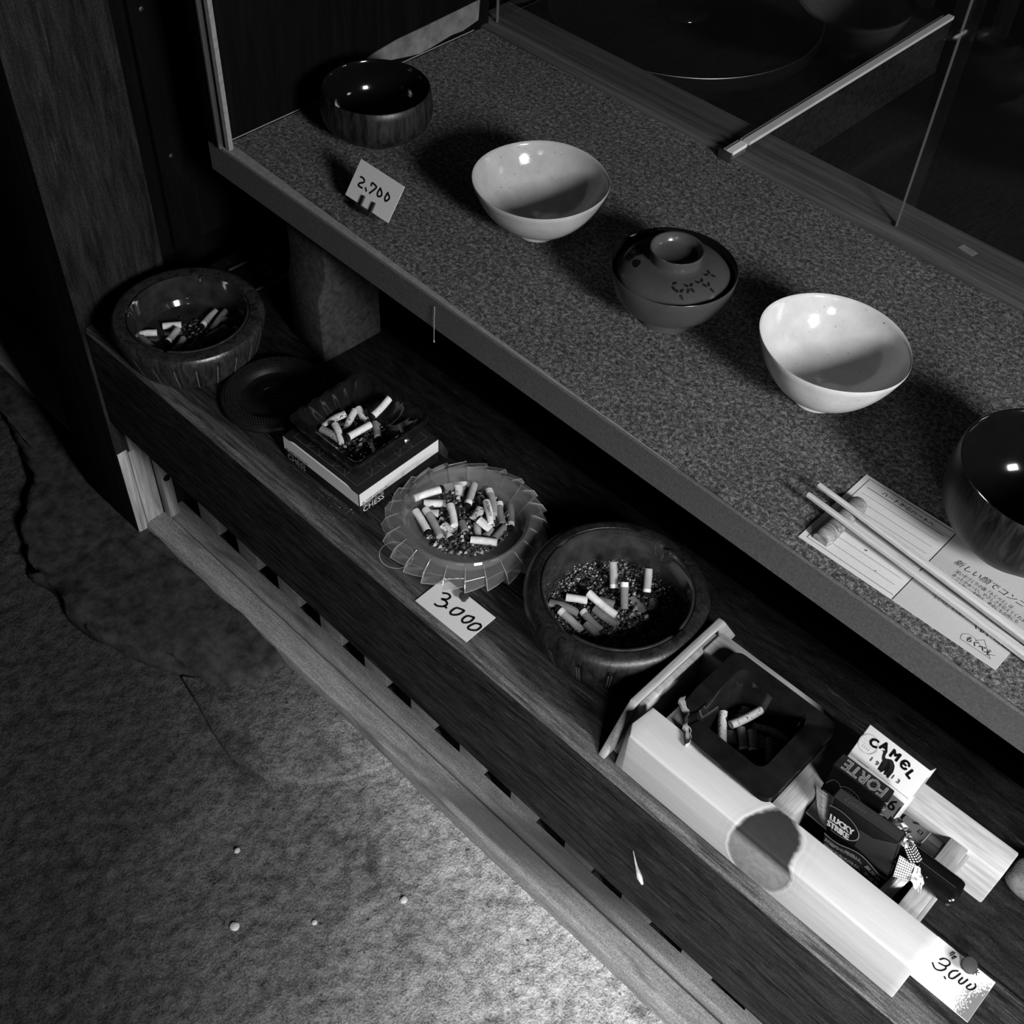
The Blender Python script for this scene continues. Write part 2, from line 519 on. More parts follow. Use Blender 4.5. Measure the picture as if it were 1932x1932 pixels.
# ------------------------------------------------------------------ mesh helpers
class MB:
    def __init__(self):
        self.v, self.f, self.mi = [], [], []

    def add(self, vs, fs, mi=0):
        o = len(self.v)
        self.v += [tuple(p) for p in vs]
        self.f += [tuple(i + o for i in f) for f in fs]
        self.mi += [mi] * len(fs)
        return self

    def box(self, x0, x1, y0, y1, z0, z1, mi=0):
        return self.add([(x0, y0, z0), (x1, y0, z0), (x1, y1, z0), (x0, y1, z0), (x0, y0, z1), (x1, y0, z1), (x1, y1, z1), (x0, y1, z1)],
                        [(3, 2, 1, 0), (4, 5, 6, 7), (0, 1, 5, 4), (1, 2, 6, 5), (2, 3, 7, 6), (3, 0, 4, 7)], mi)

    def loft(self, loops, cap0=True, cap1=True, mi=0):
        n = len(loops[0])
        vs = [p for L in loops for p in L]
        fs = []
        for k in range(len(loops) - 1):
            for i in range(n):
                j = (i + 1) % n
                fs.append((k * n + i, k * n + j, (k + 1) * n + j, (k + 1) * n + i))
        if cap0:
            fs.append(tuple(range(n - 1, -1, -1)))
        if cap1:
            o = (len(loops) - 1) * n
            fs.append(tuple(range(o, o + n)))
        return self.add(vs, fs, mi)

    def lathe(self, prof, seg=64, mod=None, cx=0, cy=0, cap0=True, cap1=True, mi=0):
        loops = []
        for k, (r, z) in enumerate(prof):
            L = []
            for i in range(seg):
                a = 2 * PI * i / seg
                rr, zz = (r, z) if mod is None else mod(k, a, r, z)
                L.append((cx + rr * math.cos(a), cy + rr * math.sin(a), zz))
            loops.append(L)
        return self.loft(loops, cap0, cap1, mi)

    def tube(self, pts, rad, seg=10, mi=0):
        loops = []
        pts = [Vector(p) for p in pts]
        for i, p in enumerate(pts):
            t = (pts[min(i + 1, len(pts) - 1)] - pts[max(i - 1, 0)]).normalized()
            u = t.orthogonal().normalized() if i == 0 else (u - t * u.dot(t)).normalized()
            w = t.cross(u)
            r = rad[i] if isinstance(rad, (list, tuple)) else rad
            loops.append([p + (u * math.cos(2 * PI * k / seg) + w * math.sin(2 * PI * k / seg)) * r for k in range(seg)])
        return self.loft(loops, True, True, mi)

    def build(self, name, mat, parent=None, smooth=False, bevel=0.0, bseg=2, angle=40):
        me = bpy.data.meshes.new(name)
        me.from_pydata(self.v, [], self.f)
        mats = mat if isinstance(mat, (list, tuple)) else [mat]
        for m in mats:
            me.materials.append(m)
        if len(mats) > 1:
            me.polygons.foreach_set('material_index', self.mi)
        me.update()
        bm = bmesh.new()
        bm.from_mesh(me)
        bmesh.ops.recalc_face_normals(bm, faces=bm.faces)
        if bevel:
            es = [e for e in bm.edges if len(e.link_faces) == 2 and e.calc_face_angle(0) > 0.5]
            bmesh.ops.bevel(bm, geom=es, offset=bevel, segments=bseg, affect='EDGES', profile=0.5)
        bm.to_mesh(me)
        bm.free()
        if smooth or bevel:
            me.polygons.foreach_set('use_smooth', [True] * len(me.polygons))
            try:
                me.set_sharp_from_angle(angle=math.radians(angle))
            except Exception:
                pass
        o = bpy.data.objects.new(name, me)
        COL.objects.link(o)
        if parent:
            o.parent = parent
        return o


def tag(o, label=None, cat=None, group=None, kind=None):
    if label:
        o['label'] = label
    if cat:
        o['category'] = cat
    if group:
        o['group'] = group
    if kind:
        o['kind'] = kind
    return o


def thing(name, label, cat, loc=(0, 0, 0), rot=(0, 0, 0), group=None):
    o = bpy.data.objects.new(name, None)
    o.empty_display_size = 0.02
    COL.objects.link(o)
    o.location = loc
    o.rotation_euler = rot
    return tag(o, label, cat, group)


def ribbon(mb, pts, w, F, closed=False, mi=0):
    """flat stroke through 2-D points; F maps (u, v) to 3-D"""
    P = [Vector(p) for p in pts]
    if len(P) > 2:  # smooth
        Q = []
        n = len(P)
        rng = range(n) if closed else range(n - 1)
        for i in rng:
            p0 = P[(i - 1) % n] if closed or i > 0 else P[i]
            p1, p2 = P[i], P[(i + 1) % n]
            p3 = P[(i + 2) % n] if closed or i + 2 < n else p2
            for s in range(4):
                t = s / 4
                Q.append(0.5 * ((2 * p1) + (p2 - p0) * t + (2 * p0 - 5 * p1 + 4 * p2 - p3) * t * t + (3 * p1 - p0 - 3 * p2 + p3) * t ** 3))
        if not closed:
            Q.append(P[-1])
        P = Q
    n = len(P)
    a, b = [], []
    for i in range(n):
        if closed:
            d = P[(i + 1) % n] - P[i - 1]
        else:
            d = P[min(i + 1, n - 1)] - P[max(i - 1, 0)]
        if d.length < 1e-9:
            d = Vector((1, 0))
        d.normalize()
        nn = Vector((-d.y, d.x)) * w / 2
        ex = d * w * 0.4 if not closed and i in (0, n - 1) else Vector((0, 0))
        if i == 0:
            ex = -ex
        a.append(P[i] + nn + ex)
        b.append(P[i] - nn + ex)
    vs = [F(p) for p in a] + [F(p) for p in b]
    fs = []
    for i in range(n if closed else n - 1):
        j = (i + 1) % n
        fs.append((i, n + i, n + j, j))
    mb.add(vs, fs, mi)


def frame(O, X, Y, eps=0.00025):
    O, X, Y = Vector(O), Vector(X).normalized(), Vector(Y).normalized()
    Z = X.cross(Y)
    return lambda p: O + X * p[0] + Y * p[1] + Z * eps


def text(body, size, parent, F, mat, u=0.0, v=0.0, align='LEFT', bold=0.0, sx=1.0, shear=0.0, rot=0.0, name='lettering', space=1.0):
    c = bpy.data.curves.new('t', 'FONT')
    c.body = body
    c.size = size
    c.align_x = align
    c.align_y = 'CENTER'
    c.shear = shear
    c.space_character = space
    c.resolution_u = 2
    o = bpy.data.objects.new('t', c)
    COL.objects.link(o)
    dg = bpy.context.evaluated_depsgraph_get()
    me = o.evaluated_get(dg).to_mesh()
    cr, sr = math.cos(rot), math.sin(rot)
    offs = [(0, 0)] if not bold else [(bold * math.cos(a), bold * math.sin(a)) for a in [PI * k / 3 for k in range(6)]] + [(0, 0)]
    vs, fs = [], []
    for ox, oy in offs:
        o0 = len(vs)
        vs += [F((u + ox + (p.co.x * sx) * cr - p.co.y * sr, v + oy + (p.co.x * sx) * sr + p.co.y * cr)) for p in me.vertices]
        fs += [tuple(i + o0 for i in p.vertices) for p in me.polygons]
    o.evaluated_get(dg).to_mesh_clear()
    bpy.data.objects.remove(o, do_unlink=True)
    bpy.data.curves.remove(c)
    mb = MB().add(vs, fs)
    return mb.build(name, mat, parent)


def rr_loop(x0, x1, y0, y1, r, z, n=6):
    L = []
    for (cx, cy, a0) in ((x1 - r, y1 - r, 0), (x0 + r, y1 - r, 90), (x0 + r, y0 + r, 180), (x1 - r, y0 + r, 270)):
        for k in range(n + 1):
            a = math.radians(a0 + 90 * k / n)
            L.append((cx + r * math.cos(a), cy + r * math.sin(a), z))
    return L


def dens(loop, m):
    """put m extra points on every edge of a loop"""
    out = []
    n = len(loop)
    for i in range(n):
        a, b = Vector(loop[i]), Vector(loop[(i + 1) % n])
        for k in range(m):
            out.append(tuple(a.lerp(b, k / m)))
    return out


# ------------------------------------------------------------------ the setting
FZ = -0.362


def floor_height(x, y):
    h = noise.noise(Vector((x * 6, y * 6, 0.3))) * 0.004 + noise.noise(Vector((x * 28, y * 28, 3))) * 0.0016
    h += noise.noise(Vector((x * 90, y * 90, 7))) * 0.0011
    r = noise.noise(Vector((x * 60, y * 60, 11)))
    h -= max(0.0, r - 0.12) * 0.006
    return h


def make_floor():
    nx, ny = 560, 300
    x0, x1, y0, y1 = -1.9, 0.9, -0.6, 0.9
    vs = []
    for j in range(ny + 1):
        for i in range(nx + 1):
            x, y = x0 + (x1 - x0) * i / nx, y0 + (y1 - y0) * j / ny
            vs.append((x, y, FZ + floor_height(x, y)))
    fs = []
    for j in range(ny):
        for i in range(nx):
            a = j * (nx + 1) + i
            fs.append((a, a + 1, a + nx + 2, a + nx + 1))
    o = MB().add(vs, fs).build('floor', M['floor'], smooth=True, angle=180)
    tag(o, 'rough dark earth and mortar floor', None, None, 'structure')
    # raised tongue of newer mortar beside the sill
    out = [(-0.815, 0.343), (-0.775, 0.336), (-0.735, 0.326), (-0.708, 0.322), (-0.682, 0.318), (-0.64, 0.33), (-0.60, 0.36), (-0.57, 0.40), (-0.55, 0.445), (-0.745, 0.452), (-0.775, 0.375)]
    m = MB()
    top = [(x, y, FZ + 0.0065) for x, y in out]
    bot = [(x + (x + 0.70) * 0.02, y + (y - 0.39) * 0.04, FZ - 0.004) for x, y in out]
    m.loft([bot, top])
    p = m.build('mortar_patch', M['floor'], o, bevel=0.002)
    tag(p, 'paler patch of mortar beside the stone')


make_floor()


def make_stone():
    out = [(-1.50, 0.50), (-1.47, 0.44), (-1.38, 0.425), (-1.25, 0.40), (-1.17, 0.345), (-1.09, 0.305), (-1.02, 0.305), (-0.955, 0.300), (-0.89, 0.318), (-0.83, 0.345), (-0.785, 0.360), (-0.755, 0.390), (-0.742, 0.43), (-0.760, 0.462), (-0.84, 0.475), (-1.10, 0.495), (-1.35, 0.53)]
    n = len(out)
    P = [Vector(p) for p in out]
    Q = []
    for i in range(n):
        p0, p1, p2, p3 = P[i - 1], P[i], P[(i + 1) % n], P[(i + 2) % n]
        for s in range(10):
            t = s / 10
            Q.append(0.5 * ((2 * p1) + (p2 - p0) * t + (2 * p0 - 5 * p1 + 4 * p2 - p3) * t * t + (3 * p1 - p0 - 3 * p2 + p3) * t ** 3))
    c = Vector((-1.06, 0.415))
    loops = []
    for k, (s, z) in enumerate([(1.03, FZ - 0.012), (1.02, FZ + 0.006), (0.985, FZ + 0.016), (0.95, FZ + 0.0165), (0.88, FZ + 0.017), (0.75, FZ + 0.017), (0.6, FZ + 0.017), (0.4, FZ + 0.017), (0.2, FZ + 0.017), (0.02, FZ + 0.017)]):
        L = []
        for q in Q:
            p = c + (q - c) * s
            j = noise.noise(Vector((p.x * 22, p.y * 22, k))) * 0.014 if k < 4 else 0
            h = noise.noise(Vector((p.x * 30, p.y * 30, 1))) * 0.004 + noise.noise(Vector((p.x * 9, p.y * 9, 5))) * 0.008 + noise.noise(Vector((p.x * 70, p.y * 70, 1))) * 0.0022
            L.append((p.x + j, p.y + j, z + (h if k > 0 else 0)))
        loops.append(L)
    o = MB().loft(loops).build('foundation_stone', M['stone'], smooth=True, angle=180)
    tag(o, 'low rough foundation stone under the wooden post', 'stone')


make_stone()

# sill under the bench, running past the post on both sides
sill = MB()
prof = [(0.445, FZ - 0.01), (0.4435, FZ + 0.012), (0.446, FZ + 0.022), (0.451, FZ + 0.026), (0.474, FZ + 0.026), (0.477, FZ + 0.022), (0.482, FZ + 0.022), (0.4850, FZ + 0.027), (0.5005, FZ + 0.027), (0.5005, FZ - 0.01)]
xs = [-1.028 + i * 0.05 for i in range(40)]
sill.loft([[(x, y + noise.noise(Vector((x * 5, 0, k))) * 0.0012, z) for k, (y, z) in enumerate(prof)] for x in xs])
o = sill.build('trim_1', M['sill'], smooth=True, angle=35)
tag(o, 'pale worn wooden sill on the floor below the bench', None, None, 'structure')
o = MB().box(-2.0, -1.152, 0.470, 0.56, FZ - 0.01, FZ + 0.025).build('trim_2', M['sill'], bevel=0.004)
tag(o, 'pale sill on the floor beyond the post', None, None, 'structure')

# post: dark weathered timber with a spliced-in pale foot
post = MB()
ncol = 14
loops = []
for i in range(ncol + 1):
    z = -0.3465 + i * (1.6 / ncol)
    j = noise.noise(Vector((0, 0, z * 4))) * 0.0015
    loops.append([(-1.15, 0.432, z), (-1.030 + j, 0.432, z), (-1.030 + j * 0.5, 0.549, z), (-1.15, 0.549, z)])
post.loft(loops)
for i, f in enumerate(post.f):
    pass
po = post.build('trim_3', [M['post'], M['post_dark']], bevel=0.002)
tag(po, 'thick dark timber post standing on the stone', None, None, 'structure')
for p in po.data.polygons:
    p.material_index = 1 if p.normal.y < -0.5 or p.normal.x < -0.5 else 0  # front and left faces take the darker copy, shade painted in
MB().box(-1.0305, -1.0285, 0.447, 0.4725, -0.347, -0.205).build('splice', M['post_new'], po, bevel=0.0006)['label'] = 'pale spliced-in foot of the post'
MB().box(-1.0305, -1.0293, 0.433, 0.4465, -0.347, -0.200).build('splice', M['post_new'], po, bevel=0.0004)['label'] = 'pale worn front edge of the post'
MB().box(-1.0305, -1.0265, 0.449, 0.4725, -0.203, -0.150).build('splice', M['post_new'], po, bevel=0.0006)['label'] = 'pale tenon above the splice'
# jamb strip beside the post with a bolt hole
j = MB().box(-1.0275, -1.012, 0.473, 0.487, -0.3345, -0.135).build('trim_4', M['post_new'], bevel=0.001)
tag(j, 'pale upright strip beside the foot of the post', None, None, 'structure')
MB().lathe([(0.0052, 0), (0.0052, 0.0006)], 20).build('plug', M['black'], j)
pl = j.children[0]
pl.location = (-1.0119, 0.4805, -0.262)
pl.rotation_euler = (0, PI / 2, 0)

# left wall of dark boards behind the post
wl = thing('wall_left', 'dark board wall left of the display case', None)
tag(wl, kind='structure')
MB().box(-1.10, -1.0705, 0.551, 1.75, -0.37, 1.3).build('backing', M['dark_gap'], wl)
MB().box(-1.07, -1.052, 0.551, 0.5755, 0.0, 1.3).build('plank', M['wall'], wl, bevel=0.001)
MB().box(-1.07, -1.050, 0.578, 1.75, 0.022, 1.3).build('plank', M['wall'], wl, bevel=0.0015)
for (y, z) in ((0.586, 0.303), (0.588, 0.138), (0.83, 0.30)):
    s = MB().lathe([(0.0028, 0), (0.0026, 0.0008), (0.0012, 0.0012)], 14).build('screw', M['steel'], wl, smooth=True)
    s.location = (-1.0497, y + 0.006, z)
    s.rotation_euler = (0, PI / 2, 0)
o = MB().box(-2.2, -1.152, 0.535, 0.555, FZ + 0.02, 1.3).build('wall_front', M['wall'])
tag(o, 'dark boards beyond the post', None, None, 'structure')

# back wall: dark lattice behind the low black table
wb = thing('wall_back', 'dark lattice wall at the back', None)
tag(wb, kind='structure')
MB().box(-1.2, 1.2, 1.72, 1.74, -0.36, 1.3).build('backing', M['dark_gap'], wb)
for i in range(28):
    x = -0.84 + i * 0.058
    MB().box(x, x + 0.017, 1.60, 1.625, -0.1, 1.2).build('slat', M['post_dark'], wb)
o = MB().box(-1.05, 1.2, 1.535, 1.72, -0.36, 0.100).build('trim_5', M['dark_gap'])
tag(o, 'dark ledge below the lattice', None, None, 'structure')

# ------------------------------------------------------------------ bench
bench = thing('bench', 'long dark worn plank bench carrying the ashtrays', 'bench')
rnd = random.Random(4)
L0, L1 = [], []
fb = MB()
loops = []
nx = 120
for i in range(nx + 1):
    x = -1.0275 + i * (2.0 / nx)
    a = noise.noise(Vector((x * 9, 1, 0))) * 0.0014 + noise.noise(Vector((x * 45, 2, 0))) * 0.0007
    b = noise.noise(Vector((x * 7, 5, 0))) * 0.0016
    zb = -0.145 - 0.03 * (x + 0.94)
    loops.append([(x, 0.436, zb), (x, 0.436 + b * 0.3, -0.06), (x, 0.4365, -0.006), (x, 0.4385 + a, -0.0015 + a * 0.4), (x, 0.444 + a, 0.0), (x, 0.5150, 0.0), (x, 0.5150, -0.10), (x, 0.480, zb)])
fb.loft(loops)
fbo = fb.build('front_beam', [M['beam_top'], M['beam']], bench, smooth=True, angle=60)
for p in fbo.data.polygons:
    p.material_index = 0 if p.center.z > -0.008 else 1
MB().box(-1.0275, 1.0, 0.5175, 0.676, -0.028, -0.0005).build('rear_board', M['plank'], bench, bevel=0.0015)
k = 0
for i in range(14):
    x = -0.9855 + i * 0.0813
    zt = -0.146 - 0.03 * (x + 0.94)
    MB().box(x, x + 0.039, 0.5006, 0.5140, FZ + 0.0245, zt).build('slat', M['sill'], bench, bevel=0.0008)
MB().box(-1.02, 1.0, 0.530, 0.540, FZ + 0.024, -0.03).build('kickboard', M['dark_gap'], bench)
m = MB()
ribbon(m, [(0.0165 * math.cos(a) - 0.5535, 0.0155 * math.sin(a) + 0.4675) for a in [2 * PI * i / 16 for i in range(16)]], 0.0007, frame((0, 0, 0.0), (1, 0, 0), (0, 1, 0), 0.0003), True)
m.build('ring_stain', M['mid_ink'], bench)
m = MB()
m.tube([(-0.2210, 0.4358, -0.079), (-0.2140, 0.4352, -0.097), (-0.2080, 0.4340, -0.107), (-0.2035, 0.4340, -0.1145)], [0.0003, 0.0010, 0.0026, 0.0012], 8)
m.build('splinter', M['post_new'], bench, smooth=True)['label'] = 'pale raised splinter on the beam face'
o = MB().box(-1.04, 1.0, 0.745, 0.757, -0.30, 0.163).build('trim_6', M['dark_gap'])
tag(o, 'black back board under the display shelf', None, None, 'structure')

# support block under the shelf
blk = MB()
b0 = [(-0.804, 0.590), (-0.801, 0.670), (-0.860, 0.672), (-0.864, 0.597)]
b1 = [(-0.806, 0.603), (-0.803, 0.668), (-0.859, 0.668), (-0.863, 0.602)]
blk.loft([[(x, y, 0.0) for x, y in b0], [(x, y, 0.085) for x, y in b0], [(x, y, 0.105) for x, y in b1], [(x, y, 0.1632) for x, y in b1]])
blko = blk.build('support_block', M['block'], bevel=0.003)
tag(blko, 'grey chamfered block holding up the left end of the shelf', 'block')


# ------------------------------------------------------------------ display shelf
def yf(x):
    return 0.589 - 0.0175 * (x + 0.829)


shelf = thing('display_shelf', 'long grey-edged display shelf covered in speckled felt', 'shelf')
m = MB()
xs = [-0.966 + i * 0.0977 for i in range(16)]
m.loft([[(x, yf(x), 0.164), (x, yf(x), 0.1965), (x, yf(x) + 0.0015, 0.198), (x, 0.962, 0.198), (x, 0.962, 0.164)] for x in xs])
m.build('board', M['shelf_wood'], shelf, smooth=True, angle=30)


def yfelt(x):
    t = min(1, max(0, (x + 0.93) / 0.60))
    return yf(x) + 0.011 * (1 - t) ** 1.3 + 0.0022


m = MB()
lo = []
xs = [-0.9435 + i * 0.01 for i in range(150)]
for x in xs:
    w = noise.noise(Vector((x * 60, 0, 0))) * 0.0007 + noise.noise(Vector((x * 13, 0, 0))) * 0.0005
    y0 = yfelt(x) + w
    lo.append([(x, y0, 0.1981), (x, y0 - 0.0003, 0.1994), (x, y0 + 0.001, 0.2), (x, 0.9615, 0.2), (x, 0.9615, 0.1981)])
m.loft(lo)
m.build('felt_cover', M['felt'], shelf, smooth=True, angle=40)
m = MB()
m.loft([[(x, yf(x) + 0.0016, 0.1980), (x, yf(x) + 0.0135, 0.1980), (x, yf(x) + 0.0135, 0.1984), (x, yf(x) + 0.0020, 0.1985)] for x in [-0.943 + i * 0.075 for i in range(9)]])
m.build('edge_strip', M['grey_strip'], shelf)
side = thing('case_side', 'dark side panel with pale channel at the left end of the felt shelf', 'panel')
MB().box(-0.966, -0.9455, 0.5895, 0.975, 0.1985, 0.85).build('side_panel', M['wall'], side, bevel=0.001)
MB().box(-0.9452, -0.9425, 0.5885, 0.5935, 0.1985, 0.85).build('channel', M['alu'], side)['label'] = 'bright aluminium channel edge'
MB().box(-0.9425, -0.9365, 0.5945, 0.5960, 0.2002, 0.85).build('channel', M['black'], side)['label'] = 'dark channel groove'
MB().box(-0.9365, -0.9310, 0.5925, 0.5975, 0.2002, 0.85).build('channel', M['grey_strip'], side)['label'] = 'grey inner channel edge'
m = MB()
ribbon(m, [(0.60, 0.2008), (0.95, 0.2008)], 0.0012, lambda p: Vector((-0.9449, p[0], p[1])))
m.build('seam', M['grey_strip'], side)
# back rail with two grooves
br = MB()
prof = [(0.9625, 0.150), (0.9625, 0.2015), (0.971, 0.2022), (0.973, 0.1985), (0.978, 0.1985), (0.979, 0.2015), (0.986, 0.2015), (0.987, 0.1985), (0.992, 0.1985), (0.993, 0.2015), (1.029, 0.2015), (1.029, 0.150)]
br.loft([[(x, y, z) for y, z in prof] for x in (-0.966, -0.5, 0.0, 0.6)])
br.build('back_rail', M['rail_wood'], shelf)
m = MB()
ribbon(m, [(0, 0), (0.0105, 0.0)], 0.009, frame((-0.335, 1.006, 0.2016), (1, -0.12, 0), (0.12, 1, 0)))
m.build('sticker', M['grey_strip'], shelf)
# thread hanging from the edge
m = MB()
m.tube([(-0.6235, 0.5842, 0.191), (-0.6232, 0.5838, 0.186), (-0.6236, 0.5836, 0.176), (-0.6238, 0.5836, 0.160), (-0.6244, 0.584, 0.1505)], 0.0003, 5)
m.tube([(-0.6244, 0.584, 0.1508), (-0.6242, 0.584, 0.1492)], 0.0007, 6)
tag(m.build('thread', M['mid_ink']), 'thin pale thread hanging from the shelf edge', 'thread')
# thin pale patch low on the case side
pts = [(0.775, 0.222), (0.80, 0.2275), (0.832, 0.2310), (0.87, 0.2320), (0.958, 0.2350), (0.956, 0.2115), (0.93, 0.2075), (0.912, 0.2082), (0.885, 0.2040), (0.864, 0.2035), (0.85, 0.2055), (0.824, 0.2100), (0.797, 0.2140)]
m = MB()
m.loft([[(-0.9445, y, z) for y, z in pts], [(-0.9432 + 0.0006 * math.sin(y * 90), y, z) for y, z in pts]])
tag(m.build('pale_patch', M['pale_patch_mat']), 'pale patch at the back left corner of the felt', 'paper')

# low black table behind the felt
low = MB().box(-1.048, 1.0, 1.031, 1.532, 0.05, 0.140)
tag(low.build('low_table', M['lacquer_dark'], bevel=0.002), 'glossy black low table behind the display shelf', 'table')
# pale bar running back from the rail
bar = thing('wooden_bar', 'pale topped bar running back from the felt rail', 'bar', (-0.58, 0, 0))
MB().box(-0.0045, 0.0035, 0.957, 0.9810, 0.2080, 0.2120).build('top_strip', M['paper'], bar)
MB().box(-0.0045, 0.0035, 0.9850, 1.392, 0.2080, 0.2120).build('top_strip', M['paper'], bar)
MB().box(-0.0085, -0.0045, 0.957, 0.9810, 0.2040, 0.2110).build('side_strip', M['grey_strip'], bar)
MB().box(-0.0085, -0.0045, 0.9850, 1.385, 0.2040, 0.2110).build('side_strip', M['grey_strip'], bar)
MB().box(-0.004, 0.003, 1.032, 1.390, 0.1405, 0.2080).build('rail_board', M['plank'], bar)
MB().box(-0.004, 0.003, 0.957, 0.9810, 0.2028, 0.2080).build('rail_board', M['rail_wood'], bar)
MB().box(-0.0125, 0.0035, 0.9535, 0.9565, 0.2005, 0.2105).build('end_bracket', M['steel'], bar, bevel=0.0006)
# sliding panes
w1 = thing('window_1', 'sliding glass panes standing on the back rail', None)
tag(w1, kind='structure')
for (a, b, y) in ((-0.940, -0.385, 0.9815), (-0.400, 0.55, 0.9885)):
    p = MB().box(a, b, y, y + 0.003, 0.1990, 0.80).build('pane', M['pane'], w1)
    MB().box(a - 0.0003, a + 0.0008, y - 0.0001, y + 0.0031, 0.1992, 0.80).build('pane_edge', M['pane_edge'], p)


# ------------------------------------------------------------------ bowls on the felt
def bowl(name, label, loc, prof_out, prof_in, m_out, m_in, seg=96, tilt=(0, 0, 0), mod=None):
    r = thing(name, label, 'bowl', loc, tilt)
    MB().lathe(prof_out, seg, mod, cap0=True, cap1=False).build('outer_wall', m_out, r, smooth=True, angle=50)
    MB().lathe(prof_in, seg, mod, cap0=False, cap1=True).build('inner_wall', m_in, r, smooth=True, angle=60)
    return r


def curve(p0, p1, p2, n=10):
    return [((1 - t) ** 2 * p0[0] + 2 * t * (1 - t) * p1[0] + t * t * p2[0], (1 - t) ** 2 * p0[1] + 2 * t * (1 - t) * p1[1] + t * t * p2[1]) for t in [i / n for i in range(n + 1)]]


# dark wooden bowl, far left
po_ = [(0.028, 0), (0.0295, 0.0015), (0.0295, 0.005), (0.031, 0.0065)] + curve((0.033, 0.007), (0.060, 0.013), (0.0565, 0.038), 12) + [(0.0555, 0.046), (0.0545, 0.0525), (0.0535, 0.0535)]
pi_ = [(0.0535, 0.0535), (0.0520, 0.0520)] + curve((0.0522, 0.046), (0.054, 0.012), (0.022, 0.0085), 12) + [(0.008, 0.008)]
bowl('wooden_bowl', 'small dark wooden bowl at the far left of the felt', (-0.8559, 0.7240, 0.2), po_, pi_, M['bowl_wood'], M['lacquer'])


def wob(k, a, r, z):
    return r * (1 + 0.006 * math.sin(2 * a + 0.6) + 0.003 * math.sin(5 * a)), z + 0.0006 * math.sin(3 * a + z * 50) * min(1, z / 0.03)


cer_o = [(0.0175, 0), (0.0195, 0.0006), (0.0200, 0.006), (0.0195, 0.0078)] + curve((0.022, 0.0085), (0.050, 0.018), (0.0618, 0.052), 14) + [(0.0632, 0.0560), (0.0628, 0.0575)]
cer_i = [(0.0628, 0.0575), (0.0614, 0.0568), (0.0605, 0.0545)] + curve((0.0600, 0.0525), (0.050, 0.0225), (0.020, 0.0135), 14) + [(0.010, 0.0128), (0.003, 0.0128)]
bowl('ceramic_bowl', 'grey speckled ceramic bowl beside the wooden bowl', (-0.6310, 0.7250, 0.2), cer_o, cer_i, M['ceramic'], M['ceramic'], 96, (0, 0, 0.4), wob)
b = bowl('ceramic_bowl', 'pale cream ceramic bowl in front of the lidded bowl, right of it', (-0.3138, 0.7267, 0.2005), cer_o, cer_i, M['ceramic_pale'], M['ceramic_pale'], 96, (0.05, 0.05, 2.0), wob)
b['label'] = 'palest glossy cream ceramic bowl on the felt'
b.scale = (0.99, 0.99, 1.07)

# lidded lacquer bowl
lb = thing('lidded_bowl', 'brown lacquer soup bowl with a leaf painted lid', 'bowl', (-0.4675, 0.7185, 0.2))
MB().lathe([(0.0245, 0), (0.0258, 0.0008), (0.0250, 0.010), (0.0262, 0.0135)] + curve((0.0285, 0.0145), (0.050, 0.018), (0.0542, 0.047), 12) + [(0.0550, 0.0540), (0.0545, 0.0548)], 96, cap1=False).build('outer_wall', M['lacquer_red'], lb, smooth=True, angle=50)
MB().lathe([(0.0545, 0.0548), (0.0532, 0.0538), (0.0515, 0.044), (0.040, 0.022), (0.01, 0.018)], 96, cap0=False).build('inner_wall', M['lacquer'], lb, smooth=True, angle=60)
lid = MB().lathe([(0.0480, 0.0475), (0.0490, 0.0480), (0.0488, 0.0495)] + curve((0.0480, 0.0505), (0.040, 0.0600), (0.0245, 0.0615), 10) + [(0.0222, 0.0625), (0.0215, 0.0650), (0.0232, 0.0725), (0.0228, 0.0733), (0.0215, 0.0728), (0.0200, 0.0665), (0.0180, 0.0645), (0.006, 0.0640)], 96, cap0=True).build('lid', M['lacquer_red'], lb, smooth=True, angle=50)


def on_lid(rad, ang):
    # height of the lid's curved top at that radius
    lo_, hi_ = 0.0, 1.0
    for _ in range(24):
        t = (lo_ + hi_) / 2
        if (1 - t) ** 2 * 0.0480 + 2 * t * (1 - t) * 0.040 + t * t * 0.0245 > rad:
            lo_ = t
        else:
            hi_ = t
    z = (1 - t) ** 2 * 0.0505 + 2 * t * (1 - t) * 0.0600 + t * t * 0.0615 + 0.00035
    return Vector((rad * math.cos(ang), rad * math.sin(ang), z))


m = MB()


def leaf(rad, ang, rot_, ln, wd):
    c0 = Vector((rad * math.cos(ang), rad * math.sin(ang)))
    pts2 = []
    for i in range(10):
        a = 2 * PI * i / 10
        lx = math.cos(a) * ln / 2
        ly = math.sin(a) * wd / 2 * (1 - 0.35 * math.cos(a))
        pts2.append(c0 + Vector((lx * math.cos(rot_) - ly * math.sin(rot_), lx * math.sin(rot_) + ly * math.cos(rot_))))
    m.add([on_lid(p.length, math.atan2(p.y, p.x)) for p in pts2], [tuple(range(10))])


for (rad, ang, n0) in ((0.036, -0.55, 4), (0.0405, -0.80, 3), (0.035, -0.22, 3), (0.033, 0.18, 3), (0.0405, -0.12, 2), (0.034, -0.98, 2)):
    for q in range(n0):
        rot_ = ang + 0.6 + q * 2 * PI / 3.7
        leaf(rad + 0.0034 * math.cos(rot_ - ang), ang + 0.0034 * math.sin(rot_ - ang) / rad, rot_, 0.0046, 0.0024)
for (rad, ang) in ((0.034, -2.2), (0.038, -2.5), (0.031, -2.65), (0.0355, -2.9)):
    leaf(rad, ang, ang + 1.2, 0.010, 0.0065)
m.build('painted_leaves', M['ink'], lid)

